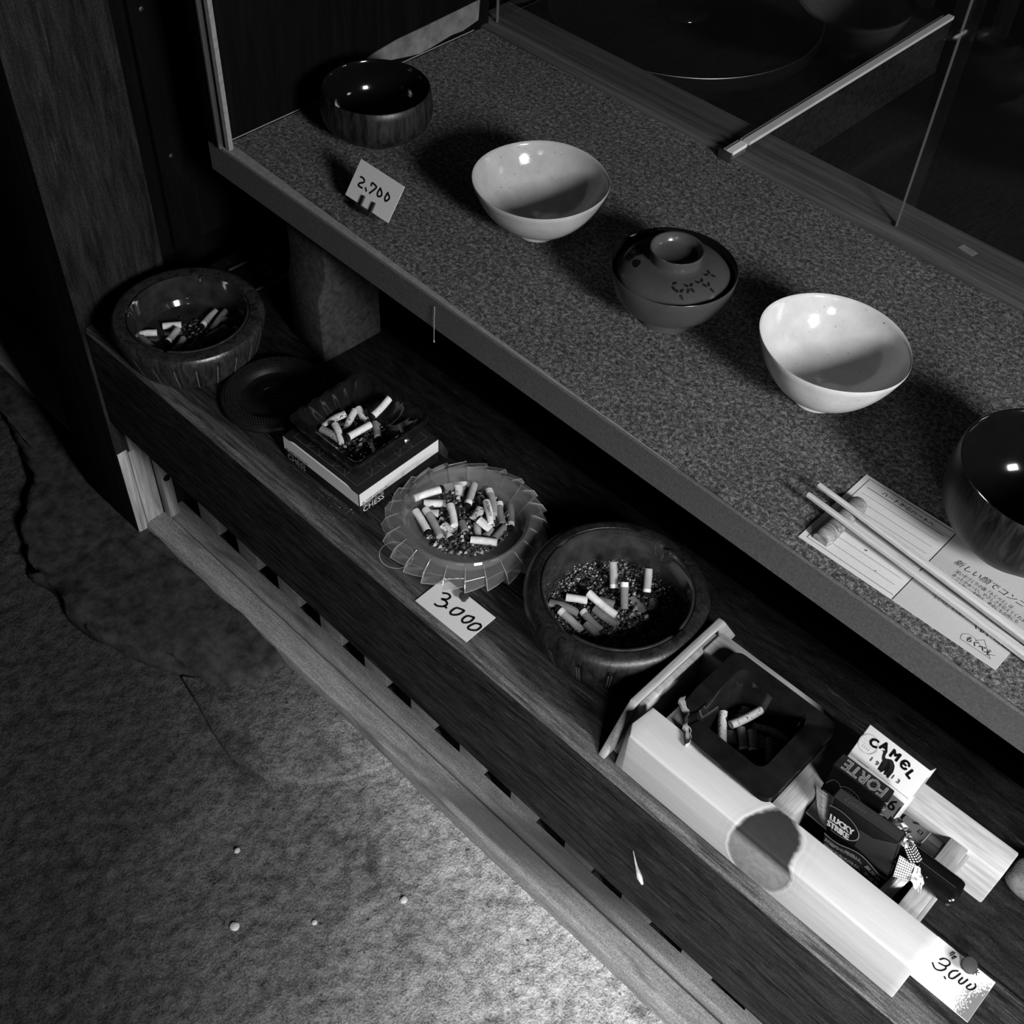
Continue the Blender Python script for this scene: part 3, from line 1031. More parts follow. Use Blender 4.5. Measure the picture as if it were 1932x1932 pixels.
# deep dark bowl cut by the right edge of the frame
po_ = [(0.036, 0), (0.038, 0.002), (0.0375, 0.010), (0.041, 0.013)] + curve((0.044, 0.014), (0.071, 0.024), (0.0690, 0.062), 12) + [(0.0675, 0.078), (0.0660, 0.0805)]
pi_ = [(0.0660, 0.0805), (0.0640, 0.0795)] + curve((0.0635, 0.072), (0.062, 0.022), (0.028, 0.016), 12) + [(0.008, 0.0155)]
bowl('wooden_bowl', 'large deep dark wooden bowl beside the printed leaflet', (-0.1175, 0.7085, 0.2), po_, pi_, M['bowl_wood'], M['lacquer']).scale = (0.965, 0.965, 0.965)

# ------------------------------------------------------------------ big black tray
tray = thing('round_tray', 'big round black lacquer tray on the low table', 'tray', (-0.818, 1.183, 0.1402))
MB().lathe([(0.105, 0.0), (0.112, 0.002), (0.112, 0.006), (0.118, 0.008), (0.118, 0.013), (0.125, 0.0155), (0.125, 0.021), (0.133, 0.024), (0.133, 0.029), (0.142, 0.033), (0.150, 0.038)], 96, cap1=True).build('ribbed_base', M['lacquer'], tray, smooth=True, angle=30)
MB().lathe([(0.150, 0.038), (0.163, 0.041), (0.1668, 0.045), (0.1675, 0.056), (0.1668, 0.0595), (0.1645, 0.0600), (0.162, 0.0575), (0.150, 0.0555), (0.02, 0.0555)], 128).build('rim', M['lacquer'], tray, smooth=True, angle=40)
MB().tube([(0.1655 * math.cos(2 * PI * i / 120), 0.1655 * math.sin(2 * PI * i / 120), 0.0599) for i in range(121)], 0.0006, 6).build('rim_glint', M['steel'], tray, smooth=True)  # thin bright ring added as the painted highlight of the rim
MB().lathe([(0.030, 0.0557), (0.028, 0.060), (0.024, 0.063), (0.012, 0.064)], 48).build('knob', M['lacquer'], tray, smooth=True)

# ------------------------------------------------------------------ price cards
INK = [
    [[(-0.0218, 0.0039), (-0.0192, 0.0042), (-0.0162, 0.0033), (-0.0156, 0.0013), (-0.0172, -0.0001), (-0.0195, -0.0014), (-0.0203, -0.0031), (-0.0199, -0.0043), (-0.0147, -0.0043)],
     [(-0.0108, -0.0025), (-0.0087, -0.0044)],
     [(-0.0057, 0.0024), (-0.0061, 0.0051), (-0.0009, 0.0046), (0.0007, 0.0031), (-0.0038, -0.0044)],
     [(0.0056, 0.0051), (0.0048, 0.0014), (0.0051, -0.0012), (0.0075, -0.0025), (0.0102, -0.0004), (0.0091, 0.0025), (0.0059, 0.0046)],
     [(0.016, 0.0054), (0.0152, 0.0017), (0.0155, -0.0008), (0.0174, -0.0024), (0.0188, -0.0013), (0.0203, 0.0014), (0.0188, 0.0034), (0.0161, 0.0048)]],
    [[(-0.0204, 0.0049), (-0.0165, 0.0074), (-0.0128, 0.0064), (-0.0129, 0.0023), (-0.0167, -0.0009), (-0.0124, 0.0002), (-0.0089, -0.0016), (-0.0096, -0.0058), (-0.0138, -0.0091), (-0.0167, -0.0093)],
     [(-0.0093, -0.0046), (-0.0065, -0.005)],
     [(0.0061, 0.004), (0.0001, 0.0015), (-0.0006, -0.0052), (0.0022, -0.0069), (0.0064, -0.0027), (0.0075, 0.0036), (0.0061, 0.004)],
     [(0.0181, 0.0047), (0.0134, 0.0021), (0.0128, -0.0037), (0.016, -0.0058), (0.0196, -0.0009), (0.0192, 0.0047), (0.0181, 0.0047)],
     [(0.028, 0.0034), (0.0241, 0.0009), (0.0225, -0.0059), (0.025, -0.0074), (0.03, -0.0038), (0.0305, 0.002), (0.028, 0.0034)]],
    [[(-0.014, 0.0056), (-0.0119, 0.0086), (-0.0084, 0.0093), (-0.0069, 0.0075), (-0.0085, 0.0041), (-0.0131, 0.0027)],
     [(-0.0085, 0.0042), (-0.0073, 0.0024), (-0.0092, -0.0013), (-0.0129, -0.0031), (-0.0166, -0.0008)],
     [(-0.0048, -0.0035), (-0.0036, -0.0042)],
     [(0.0001, 0.0075), (-0.0026, 0.0048), (-0.0033, 0.0013), (-0.0022, -0.0013), (0.0001, -0.0005), (0.0015, 0.0032), (0.0024, 0.007)],
     [(0.0052, 0.0055), (0.0046, 0.0012), (0.006, 0.0002), (0.0075, 0.0022), (0.0086, 0.0071)],
     [(0.0121, 0.0058), (0.0109, 0.0018), (0.0122, 0.0009), (0.0146, 0.0028), (0.0156, 0.0065), (0.0143, 0.0081)]],
]
SMALL = [[(-0.0102, 0.0178), (-0.011, 0.0146)], [(-0.0103, 0.0167), (-0.0084, 0.0181), (-0.0101, 0.0137)], [(-0.0076, 0.0161), (-0.0085, 0.0129)], [(-0.0078, 0.015), (-0.0061, 0.0162), (-0.0077, 0.0123)],
         [(0.0092, 0.0147), (0.0107, 0.019)], [(0.0086, 0.0192), (0.0116, 0.0147)], [(0.0101, 0.0165), (0.0093, 0.0133)], [(0.0104, 0.0168), (0.0122, 0.0177)]]


def pin_on(parent, u, v, r, h, mat):
    m = MB().lathe([(r * 0.5, 0.0006), (r * 0.45, h * 0.5), (r * 0.8, h * 0.7), (r, h * 0.82), (r * 0.95, h), (r * 0.5, h * 1.08)], 28)
    o = m.build('pin', mat, parent, smooth=True)
    o.location = (u, v, 0)
    return o


# leaning card in a black clip stand
c1 = thing('price_card', 'white price card standing in a black clip before the wooden bowl', 'price card', (-0.7545, 0.6307, 0.2252), (math.radians(90 - 36.3), 0, math.radians(-0.5)))
MB().box(-0.0306, 0.0306, -0.01845, 0.01845, -0.0006, 0).build('card', M['paper'], c1)
m = MB()
for s in INK[0]:
    ribbon(m, s, 0.0018, frame((0, 0, 0), (1, 0, 0), (0, 1, 0)))
m.build('handwriting', M['ink'], c1)
for u in (-0.0075, 0.0073):
    MB().tube([(u, -0.0092, 0.0012), (u + 0.0002, -0.019, 0.0012)], 0.0013, 10).build('prong', M['black'], c1, smooth=True)
MB().box(-0.0115, 0.0105, -0.0232, -0.0187, -0.003, 0.0052).build('clip_base', M['black'], c1, bevel=0.0008)

c2 = thing('price_card', 'white price card pinned flat before the clear glass ashtray', 'price card', (-0.4694, 0.4632, 0.0012), (0, 0, math.radians(1.2)))
MB().box(-0.0325, 0.0325, -0.0189, 0.0189, -0.0008, 0).build('card', M['paper'], c2)
m = MB()
for s in INK[1]:
    ribbon(m, s, 0.0021, frame((0, 0, 0), (1, 0, 0), (0, 1, 0)))
m.build('handwriting', M['ink'], c2)
pin_on(c2, -0.0012, 0.0124, 0.0047, 0.0075, M['grey_pack'])

c3 = thing('price_card', 'white price card with dotted corner pinned flat beside the wooden box', 'price card', (0.0297, 0.4922, 0.0012), (0, 0, 0))
MB().box(-0.0245, 0.0245, -0.0202, 0.0202, -0.0008, 0).build('card', M['paper'], c3)
m = MB()
F = frame((0, 0, 0), (1, 0, 0), (0, 1, 0))
for s in INK[2]:
    ribbon(m, s, 0.0012, F)
for s in SMALL:
    ribbon(m, s, 0.00055, F)
m.build('handwriting', M['ink'], c3)
m = MB()
rd = random.Random(2)
for i in range(22):
    for j2 in range(42):
        u, v = 0.0245 - 0.0006 - i * 0.00085, -0.0196 + j2 * 0.00093
        pr = 1.05 - i / 17 - max(0, (v + 0.002) / 0.022) * 0.9
        s = 0.00042 * max(0, min(1.0, 0.35 + pr))
        if rd.random() < pr + 0.15 and s > 0.0001:
            m.add([F((u - s, v - s)), F((u + s, v - s)), F((u + s, v + s)), F((u - s, v + s))], [(0, 1, 2, 3)])
m.build('dot_print', M['grey_ink'], c3)
p = pin_on(c3, 0.0040, 0.0158, 0.0062, 0.0100, M['grey_pack'])
p.rotation_euler = (0.15, 0.25, 0)
p.location = (0.0015, 0.0140, 0.0003)

# ------------------------------------------------------------------ leaflet, chopsticks and rest
lf = thing('leaflet', 'printed paper leaflet lying under the chopsticks', 'paper', (0, 0, 0.2003))
m = MB()
m.box(-0.234, -0.0672, 0.5918, 0.6845, 0, 0.0004)
m.build('sheet', M['leaflet'], lf)
F = frame((0, 0, 0.0004), (1, 0, 0), (0, 1, 0), 0.0001)
m = MB()
m.add([F((-0.1515, 0.5920)), F((-0.0674, 0.5920)), F((-0.0674, 0.6843)), F((-0.1515, 0.6843))], [(0, 1, 2, 3)])
m.build('tinted_half', M['leaflet_tint'], lf)
F = frame((0, 0, 0.0004), (1, 0, 0), (0, 1, 0), 0.0002)
m = MB()
fr = [(-0.2290, 0.5960), (-0.1530, 0.5960), (-0.1530, 0.6815), (-0.2290, 0.6815)]
for i in range(4):
    a, b = fr[i], fr[(i + 1) % 4]
    if i != 1:
        ribbon(m, [a, b], 0.00035, F)
ribbon(m, [(-0.1515, 0.592), (-0.1515, 0.6843)], 0.0005, F)
ribbon(m, [(-0.2255, 0.6728), (-0.1575, 0.6728)], 0.0005, F)
for i in range(8):
    y = 0.6650 - i * 0.0086
    ribbon(m, [(-0.2255, y), (-0.1575, y)], 0.00025, F)
m.build('ruled_lines', M['ink'], lf)
text('ハートからハートへ………', 0.0052, lf, F, M['ink'], -0.2145, 0.6763, shear=0.2)
text('新しい顔でコンニチワ', 0.0074, lf, F, M['ink'], -0.1385, 0.6572, shear=0.3, sx=0.98)
for i, t in enumerate(('深い手づくりの器「もくべえ」は', 'あったかぁーい、やさしさを伝えてくれます。', '木目の優しい表情は、食卓にも台所にも', '温かさを添えてくれます。')):
    text(t, 0.0042, lf, F, M['ink'], -0.1330, 0.6492 - i * 0.0046, shear=0.2, sx=0.75)
text('「もくべえ」を可愛がってください。', 0.0041, lf, F, M['ink'], -0.1348, 0.6168, sx=0.72)
text('くもくべえ逸品', 0.0062, lf, F, M['ink'], -0.0980, 0.6152, sx=0.72, bold=0.00012, shear=0.2)
text('もくべえ', 0.0058, lf, F, M['ink'], -0.0962, 0.6010, sx=0.85, bold=0.00012, shear=0.2)
m = MB()
for pts2 in ([(-0.0985, 0.5975), (-0.0995, 0.6015), (-0.0965, 0.6048), (-0.0915, 0.6052), (-0.0890, 0.6035)], ):
    ribbon(m, pts2, 0.0003, F)
for a, b in (((-0.0985, 0.5972), (-0.0745, 0.5972)), ((-0.0745, 0.5972), (-0.0858, 0.6087)), ((-0.0858, 0.6087), (-0.0900, 0.6035)), ((-0.0790, 0.5972), (-0.0762, 0.6005)), ((-0.0870, 0.6035), (-0.0815, 0.5995)), ((-0.0762, 0.6005), (-0.0735, 0.6022))):
    ribbon(m, [a, b], 0.0003, F)
m.build('logo', M['ink'], lf)
m = MB()
for (u, v, s) in ((-0.1905, 0.6172, 0.0011), (-0.1745, 0.6057, 0.0007)):
    ribbon(m, [(u - s * 0.5, v), (u + s * 0.5, v + s * 0.3)], s, F)
m.build('ink_spot', M['ink'], lf)

rs = MB()
lp = []
for i in range(13):
    t = i / 12
    y = 0.5985 + t * 0.054
    zt = 0.0105 - 0.0024 * (1 - abs(2 * t - 1) ** 2)
    hw = 0.0085 - 0.0008 * (1 - abs(2 * t - 1) ** 2)
    e = 0.75 if i in (0, 12) else 1.0
    lp.append([(-0.2195 + hw * e * math.cos(a) * (1.0 if math.sin(a) > 0 else 0.92), y, 0.2008 + (zt * e if math.sin(a) > 0 else 0.0) * max(0.0, math.sin(a)) ** 0.6) for a in [2 * PI * k / 18 for k in range(18)]])
rs.loft(lp)
tag(rs.build('chopstick_rest', M['rest'], smooth=True, angle=50), 'small grained wooden block propping up the chopstick tips', 'chopstick rest')


def chopstick(label, a, b, L):
    a, b = Vector(a), Vector(b)
    d = (b - a).normalized()
    e = a + d * L
    n = 12
    pts = [a.lerp(e, i / n) for i in range(n + 1)]
    m = MB()
    lo = []
    u = d.cross(Vector((0, 0, 1))).normalized()
    w = u.cross(d)
    for i, p in enumerate(pts):
        r = 0.0019 + 0.0022 * i / n
        lo.append([p + (u * sgx + w * sgy) * r for sgx, sgy in ((-1, -0.55), (-0.55, -1), (0.55, -1), (1, -0.55), (1, 0.55), (0.55, 1), (-0.55, 1), (-1, 0.55))])
    m.loft(lo)
    o = m.build('chopstick', M['stick'], smooth=True, angle=30)
    tag(o, label, 'chopstick', 'chopsticks on the rest')


chopstick('pale wooden chopstick on the side of the deep bowl', (-0.249, 0.6352, 0.2135), (-0.0664, 0.6262, 0.2065), 0.235)
chopstick('pale wooden chopstick on the side of the shelf edge', (-0.2492, 0.6209, 0.2135), (-0.0585, 0.6135, 0.2065), 0.235)


# ------------------------------------------------------------------ ashtrays
def groove_mod(rows, depth, angs, wid=0.020):
    def f(k, a, r, z):
        if k in rows:
            for g in angs:
                dd = abs((a - g + PI) % (2 * PI) - PI)
                if dd < wid:
                    r = r - depth * (1 - dd / wid)
        return r, z
    return f


def notch_mod(angs, rows, dz, dr, wid=0.13):
    def f(k, a, r, z):
        if k in rows:
            for g in angs:
                dd = abs((a - g + PI) % (2 * PI) - PI)
                if dd < wid * 2:
                    s = math.exp(-(dd / wid) ** 2 * 2)
                    z -= dz * s
                    r += dr * s
        return r, z
    return f


# A: turned wood ashtray, far left
A = thing('wooden_ashtray', 'turned wooden ashtray with glass liner next to the post', 'ashtray', (-0.9225, 0.5065, 0))
ga = []
for i in range(22):
    g = 2 * PI * i / 22
    ga += [g, g + 0.045]
MB().lathe([(0.064, 0.0), (0.0685, 0.0015), (0.0705, 0.006), (0.0745, 0.018), (0.0775, 0.028), (0.0795, 0.035), (0.0802, 0.0395), (0.0795, 0.0435), (0.0775, 0.0460), (0.0735, 0.0470), (0.0650, 0.0462), (0.0640, 0.0440), (0.0640, 0.030)], 480, groove_mod((1, 2, 3, 4, 5), 0.0024, ga), cap1=False).build('wood_body', M['ash_wood'], A, smooth=True, angle=30)
MB().lathe([(0.0638, 0.030), (0.0638, 0.0462), (0.0630, 0.0472), (0.0618, 0.0470), (0.0605, 0.0440), (0.0590, 0.0330), (0.0575, 0.0310), (0.0560, 0.0230), (0.0545, 0.0210), (0.0520, 0.0165), (0.0460, 0.0150), (0.0440, 0.0156), (0.0380, 0.0142), (0.0360, 0.0148), (0.0300, 0.0134), (0.0280, 0.0140), (0.012, 0.0130)], 144, notch_mod((1.15, 2.35, -1.0, 3.9), (1, 2, 3, 4), 0.0045, 0.001, 0.05), cap0=False).build('glass_liner', M['dark_glass'], A, smooth=True, angle=35)

def groove_lines(parent, prof, angs, mat):
    m = MB()
    for g in angs:
        w = 0.009
        a = [Vector((r * 1.0015 * math.cos(g - w), r * 1.0015 * math.sin(g - w), z)) for r, z in prof]
        c = [Vector((r * 1.0040 * math.cos(g), r * 1.0040 * math.sin(g), z)) for r, z in prof]
        b = [Vector((r * 1.0015 * math.cos(g + w), r * 1.0015 * math.sin(g + w), z)) for r, z in prof]
        n = len(prof)
        m.add(a + c + b, [(i, i + 1, n + i + 1, n + i) for i in range(n - 1)] + [(n + i, n + i + 1, 2 * n + i + 1, 2 * n + i) for i in range(n - 1)])
    tag(m.build('ribs', mat, parent), kind='stuff')


groove_lines(A, [(0.0685, 0.0015), (0.0705, 0.006), (0.0745, 0.018), (0.0775, 0.028), (0.0790, 0.0335)], [g + 0.022 for g in ga[::2]], M['rib_pale'])

# D: bigger charred wood ashtray
D = thing('wooden_ashtray', 'big charred wooden ashtray right of the clear glass one', 'ashtray', (-0.3622, 0.5572, 0))
gd = []
for i in range(18):
    g = 2 * PI * (i + 0.3) / 18
    gd += [g, g + 0.03, g + 0.06]
MB().lathe([(0.069, 0.0), (0.0735, 0.0015), (0.0755, 0.006), (0.0790, 0.018), (0.0815, 0.028), (0.0828, 0.034), (0.0828, 0.0390), (0.0812, 0.0445), (0.0780, 0.0480), (0.0740, 0.0495), (0.0690, 0.0492), (0.0680, 0.0480), (0.0680, 0.030)], 480, groove_mod((1, 2, 3, 4, 5), 0.0024, gd), cap1=False).build('wood_body', M['ash_wood_dark'], D, smooth=True, angle=30)
groove_lines(D, [(0.0735, 0.0015), (0.0755, 0.006), (0.0790, 0.018), (0.0815, 0.028), (0.0825, 0.0325)], [g + 0.015 for g in gd if gd.index(g) % 3 < 2], M['rib_dim'])
MB().lathe([(0.0678, 0.030), (0.0678, 0.0488), (0.0670, 0.0500), (0.0657, 0.0498), (0.0640, 0.0455), (0.0622, 0.0350), (0.0610, 0.0330), (0.0590, 0.0200), (0.0560, 0.0150), (0.0500, 0.0135), (0.012, 0.0128)], 144, notch_mod((0.0, 1.60, 3.1, 4.7), (1, 2, 3, 4), 0.006, 0.001, 0.09), cap0=False).build('glass_liner', M['dark_glass'], D, smooth=True, angle=35)

# C: clear pressed glass ashtray with fluted rim
C_ = thing('glass_ashtray', 'round clear fluted glass ashtray heaped with butts', 'ashtray', (-0.5230, 0.5285, 0.0002))
NF = 24
GP = [(0.046, 0.0), (0.0570, 0.002), (0.0795, 0.0190), (0.0745, 0.0290), (0.0625, 0.0358), (0.0600, 0.0368), (0.0580, 0.0362), (0.0565, 0.0330), (0.0550, 0.0210), (0.0500, 0.0130), (0.0420, 0.0105), (0.012, 0.0100)]


def flute_pt(k, f, s_):
    """ring k, flute f, station s_ (0 crest, 1 middle, 2 foot of the step)"""
    r, z = GP[k]
    a = 2 * PI * (f + (0.0, 0.5, 0.97)[s_]) / NF
    if k in (1, 2, 3):
        r *= (1.0, 0.962, 0.925)[s_] if k == 2 else (1.0, 0.975, 0.950)[s_]
        z += (0.0, 0.0008, 0.0016)[s_] if k == 2 else 0
    if k == 4:
        r *= (1.0, 0.99, 0.98)[s_]
        z -= (0.0, 0.0004, 0.0010)[s_]
    return Vector((r * math.cos(a), r * math.sin(a), z))


MB().loft([[flute_pt(k, f, s_) for f in range(NF) for s_ in range(3)] for k in range(len(GP))]).build('fluted_body', M['clear_glass'], C_, smooth=True, angle=14)
m = MB()
for f in range(NF):
    m.tube([flute_pt(2, f, 0), flute_pt(3, f, 0), flute_pt(4, f, 0)], [0.0005, 0.0006, 0.0003], 6)
    m.tube([flute_pt(2, f, 0), flute_pt(2, f, 1), flute_pt(2, f, 2)], [0.0005, 0.0004, 0.0003], 6)
    m.tube([flute_pt(3, f, 0), flute_pt(3, f, 2)], 0.0002, 5)
tag(m.build('edge_glints', M['glass_glint'], C_, smooth=True), kind='stuff')  # hazy tubes along the flute edges, added as bright refraction lines

# cast iron dish leaning between A and the box
Dk = thing('iron_dish', 'dark round textured iron dish beside the turned ashtray', 'dish', (-0.7975, 0.5180, 0.0005), (math.radians(3), math.radians(-2), 0))
MB().lathe([(0.044, 0.0), (0.0545, 0.003), (0.0560, 0.0075), (0.0545, 0.0105), (0.0480, 0.0125), (0.0400, 0.0115), (0.0365, 0.0090), (0.0340, 0.0055), (0.0300, 0.0045), (0.0240, 0.0055), (0.0190, 0.0085), (0.0120, 0.0105), (0.0040, 0.0110)], 96).build('dish_body', M['iron'], Dk, smooth=True, angle=35)
m = MB()
for ring in range(5):
    rr = 0.0405 + ring * 0.0029
    zz = 0.0118 + (0.0009 if 0 < ring < 4 else 0) - (0.0008 if ring == 4 else 0)
    nb = int(2 * PI * rr / 0.0030)
    for i in range(nb):
        a = 2 * PI * (i + 0.5 * (ring % 2)) / nb
        x, y = rr * math.cos(a), rr * math.sin(a)
        s = 0.0011
        m.add([(x - s, y, zz), (x, y - s, zz), (x + s, y, zz), (x, y + s, zz), (x, y, zz + 0.0010)], [(0, 1, 4), (1, 2, 4), (2, 3, 4), (3, 0, 4)])
tag(m.build('studs', M['iron'], Dk), kind='stuff')
m = MB()
Fd = lambda p: Vector((p[0], p[1], 0.0100 + 0.0009 - 20 * (p[0] ** 2 + p[1] ** 2)))
for q in range(5):
    a0 = 2 * PI * q / 5
    pts3 = [Vector((0.011 * math.cos(a0 + t * 1.3) * (0.4 + 0.6 * t), 0.011 * math.sin(a0 + t * 1.3) * (0.4 + 0.6 * t), 0.0108)) for t in (0, 0.33, 0.66, 1.0)]
    m.tube(pts3, 0.0011, 6)
m.build('emblem', M['iron'], Dk, smooth=True)

# cardboard box under the square ashtray
BX = thing('cardboard_box', 'dark and white cardboard box under the square ashtray', 'box', (-0.670, 0.527, 0.0002), (0, 0, math.radians(1.1)))
hx, hy, hz = 0.0555, 0.0530, 0.0305
m = MB()
m.box(-hx, hx, -hy, hy, 0, hz)
m.build('carton', M['box_dark'], BX, bevel=0.0007)
for (O, X, w) in (((-hx, -hy, 0), (1, 0, 0), 2 * hx), ((hx, -hy, 0), (0, 1, 0), 2 * hy)):
    Fq = frame(O, X, (0, 0, 1), 0.0002)
    m = MB()
    m.add([Fq((0.0006, 0.0135)), Fq((w - 0.0006, 0.0135)), Fq((w - 0.0006, hz - 0.0003)), Fq((0.0006, hz - 0.0003))], [(0, 1, 2, 3)])
    m.build('white_band', M['box_band'], BX)
    Fq = frame(O, X, (0, 0, 1), 0.0004)
    front = X[0] == 1
    u0 = 0.0045 if front else 0.0035
    ink2 = M['mid_ink'] if front else M['pale_ink']
    m = MB()
    ribbon(m, [(u0 + 0.0009, 0.0158), (u0 + 0.0019, 0.0158)], 0.0022, Fq)
    m.build('maker_mark', M['grey_ink'], BX)
    text('KAMEI GLASS CO.,LTD', 0.0034, BX, Fq, M['ink'], u0 + 0.0050, 0.0158, bold=0.00005, sx=0.80)
    text('ASHTRAY  SK - 504', 0.0034, BX, Fq, ink2, u0, 0.0116, bold=0.00005, sx=0.95)
    text('CHESS', 0.0105, BX, Fq, ink2, u0, 0.0056, sx=0.93)
m = MB()
Fq = frame((0, 0, hz), (1, 0, 0), (0, 1, 0), 0.0002)
g = 0.0185
for i in range(-2, 4):
    for j2 in range(-2, 4):
        x, y = (i - 0.5) * g, (j2 - 0.5) * g
        for (dx, dy) in ((g, 0), (0, g), (g, g) if (i + j2) % 2 else (g, -g)):
            x2, y2 = x + dx, y + dy
            if max(abs(x), abs(x2)) < hx - 0.001 and max(abs(y), abs(y2)) < hy - 0.001:
                ribbon(m, [(x, y), (x2, y2)], 0.00022, Fq)
m.build('line_print', M['dark_line'], BX)
m = MB()
m.loft([[(-hx + 0.010, hy * 0.0 - hy - 0.0004, hz), (hx - 0.010, -hy - 0.0004, hz), (hx - 0.018, -hy + 0.0006, hz + 0.0009), (-hx + 0.016, -hy + 0.0006, hz + 0.0009)], [(-hx + 0.010, -hy - 0.0001, hz - 0.0002), (hx - 0.010, -hy - 0.0001, hz - 0.0002), (hx - 0.018, -hy + 0.0009, hz + 0.0006), (-hx + 0.016, -hy + 0.0009, hz + 0.0006)]])
m.build('lid_flap', M['box_band'], BX)
m = MB()
m.add([(hx - 0.002, hy, 0.010), (hx + 0.010, hy + 0.002, 0.008), (hx + 0.0125, hy + 0.001, 0.020), (hx + 0.004, hy, 0.0295), (hx - 0.002, hy, 0.0295)], [(0, 1, 2, 3, 4)])
m.build('side_flap', M['grey_pack'], BX)

# B: square smoked ashtray with ribbed walls
B_ = thing('square_ashtray', 'square smoked glass ashtray on top of the cardboard box', 'ashtray', (-0.668, 0.5255, hz + 0.0005), (0, 0, math.radians(1.2)))


def sq(h, r, z, rib=0.0, zr=0.0):
    L = dens(rr_loop(-h, h, -h, h, r, z, 4), 3)
    tot = 0
    out = []
    n = len(L)
    for i, p in enumerate(L):
        v = Vector((p[0], p[1]))
        q = max(abs(p[0]), abs(p[1]))
        t = p[1] if abs(p[0]) >= abs(p[1]) else p[0]
        s = math.cos(t / h * PI * 7)
        k = 1 + rib * s
        out.append((p[0] * k, p[1] * k, z + zr * s))
    return out


def sqd(h, r, z, rib=0.0, zr=0.0):
    base = rr_loop(-h, h, -h, h, r, z, 3)
    L = []
    n = len(base)
    for i in range(n):
        a, b2 = Vector(base[i]), Vector(base[(i + 1) % n])
        c = 24 if i % 4 == 3 else 1
        for k in range(c):
            L.append(a.lerp(b2, k / c))
    out = []
    for p in L:
        t = p.y if abs(p.x) >= abs(p.y) else p.x
        s = math.cos(t / h * PI * 6.0)
        k = 1 + rib * s
        out.append((p.x * k, p.y * k, p.z + zr * s))
    return out


MB().loft([sqd(0.036, 0.006, 0), sqd(0.0385, 0.006, 0.002, 0.012), sqd(0.0475, 0.006, 0.022, 0.018), sqd(0.0492, 0.006, 0.0285, 0.014, 0.0008), sqd(0.0480, 0.006, 0.0310, 0.008, 0.0008), sqd(0.0445, 0.006, 0.0305, 0.008, 0.0008), sqd(0.0415, 0.007, 0.0265, 0.022), sqd(0.0340, 0.008, 0.0150, 0.030), sqd(0.0290, 0.008, 0.0118, 0.01), sqd(0.010, 0.003, 0.0112)]).build('ribbed_body', M['smoked_glass'], B_, smooth=True, angle=40)

# ------------------------------------------------------------------ wooden smoking tray
WB = thing('wooden_box', 'pale wooden smoking tray of boards with one big knot', 'box', (0, 0, 0))
fbm = MB()
nx = 40
lo = []
for i in range(nx + 1):
    t = i / nx
    x = -0.2630 + t * 0.2685
    lo.append([(x, 0.4478, 0.0005), (x, 0.4478, 0.0525), (x, 0.4492, 0.0545), (x, 0.4818, 0.0545), (x, 0.4818, 0.0005)])
# slanted left end
lo[0] = [(-0.2640, 0.4478, 0.0005), (-0.2628, 0.4560, 0.0525), (-0.2620, 0.4590, 0.0545), (-0.2600, 0.4818, 0.0545), (-0.2600, 0.4818, 0.0005)]
lo[0] = [(p[0], p[1], p[2]) for p in lo[0]]
fbm.loft(lo)
fbm.build('front_board', M['knot_board'], WB, bevel=0.0007)
MB().box(-0.2680, 0.0150, 0.5590, 0.5850, 0.0005, 0.0500).build('rear_board', M['tan_wood'], WB, bevel=0.0015)
MB().box(-0.2475, -0.2335, 0.4820, 0.5588, 0.006, 0.0500).build('cross_board', M['tan_cross'], WB, bevel=0.0007)
MB().box(-0.1420, -0.1235, 0.4820, 0.5588, 0.0005, 0.0500).build('cross_board', M['tan_cross'], WB, bevel=0.0007)
MB().box(-0.0285, -0.0135, 0.4820, 0.5588, 0.0005, 0.0500).build('cross_board', M['tan_cross'], WB, bevel=0.0007)
MB().box(-0.0135, -0.0105, 0.4820, 0.5588, 0.0005, 0.0440).build('cross_board', M['tan_cross'], WB, bevel=0.0005)
# end board standing at the left end
LD = thing('wooden_plank', 'thin tapered wooden plank on edge between big ashtray and wooden box', 'plank', (0, 0, 0))
m = MB()
m.loft([[(-0.2795, 0.4440, 0.0008), (-0.2795, 0.6250, 0.0008), (-0.2795, 0.5950, 0.0505), (-0.2795, 0.4770, 0.0505)], [(-0.2725, 0.4440, 0.0008), (-0.2725, 0.6250, 0.0008), (-0.2725, 0.5950, 0.0505), (-0.2725, 0.4770, 0.0505)]])
m.build('outer_board', M['tan_cross'], LD, bevel=0.0012)
m = MB()
m.loft([[(-0.2723, 0.4560, 0.0008), (-0.2723, 0.6050, 0.0008), (-0.2723, 0.5810, 0.0475), (-0.2723, 0.4815, 0.0475)], [(-0.2672, 0.4560, 0.0008), (-0.2672, 0.6050, 0.0008), (-0.2672, 0.5810, 0.0475), (-0.2672, 0.4815, 0.0475)]])
m.build('inner_board', M['tan_wood'], LD, bevel=0.0010)
MB().box(-0.2822, -0.2796, 0.508, 0.532, 0.030, 0.044).build('tab', M['grey_card'], LD, bevel=0.0008)

# E: black ashtray hung in the wooden tray, one corner chipped
E_ = thing('square_ashtray', 'square black ashtray with chipped corner inside the wooden box', 'ashtray', (0, 0, 0))


def chip(L, c):
    out = []
    for (x, y, z) in L:
        s = (x + 0.246) + (y - 0.474)
        if s < c:
            d = (c - s) / 2
            x, y = x + d, y + d
            z -= 0.0015 * max(0, math.sin(x * 900)) if z > 0.05 else 0
        out.append((x, y, z))
    return out


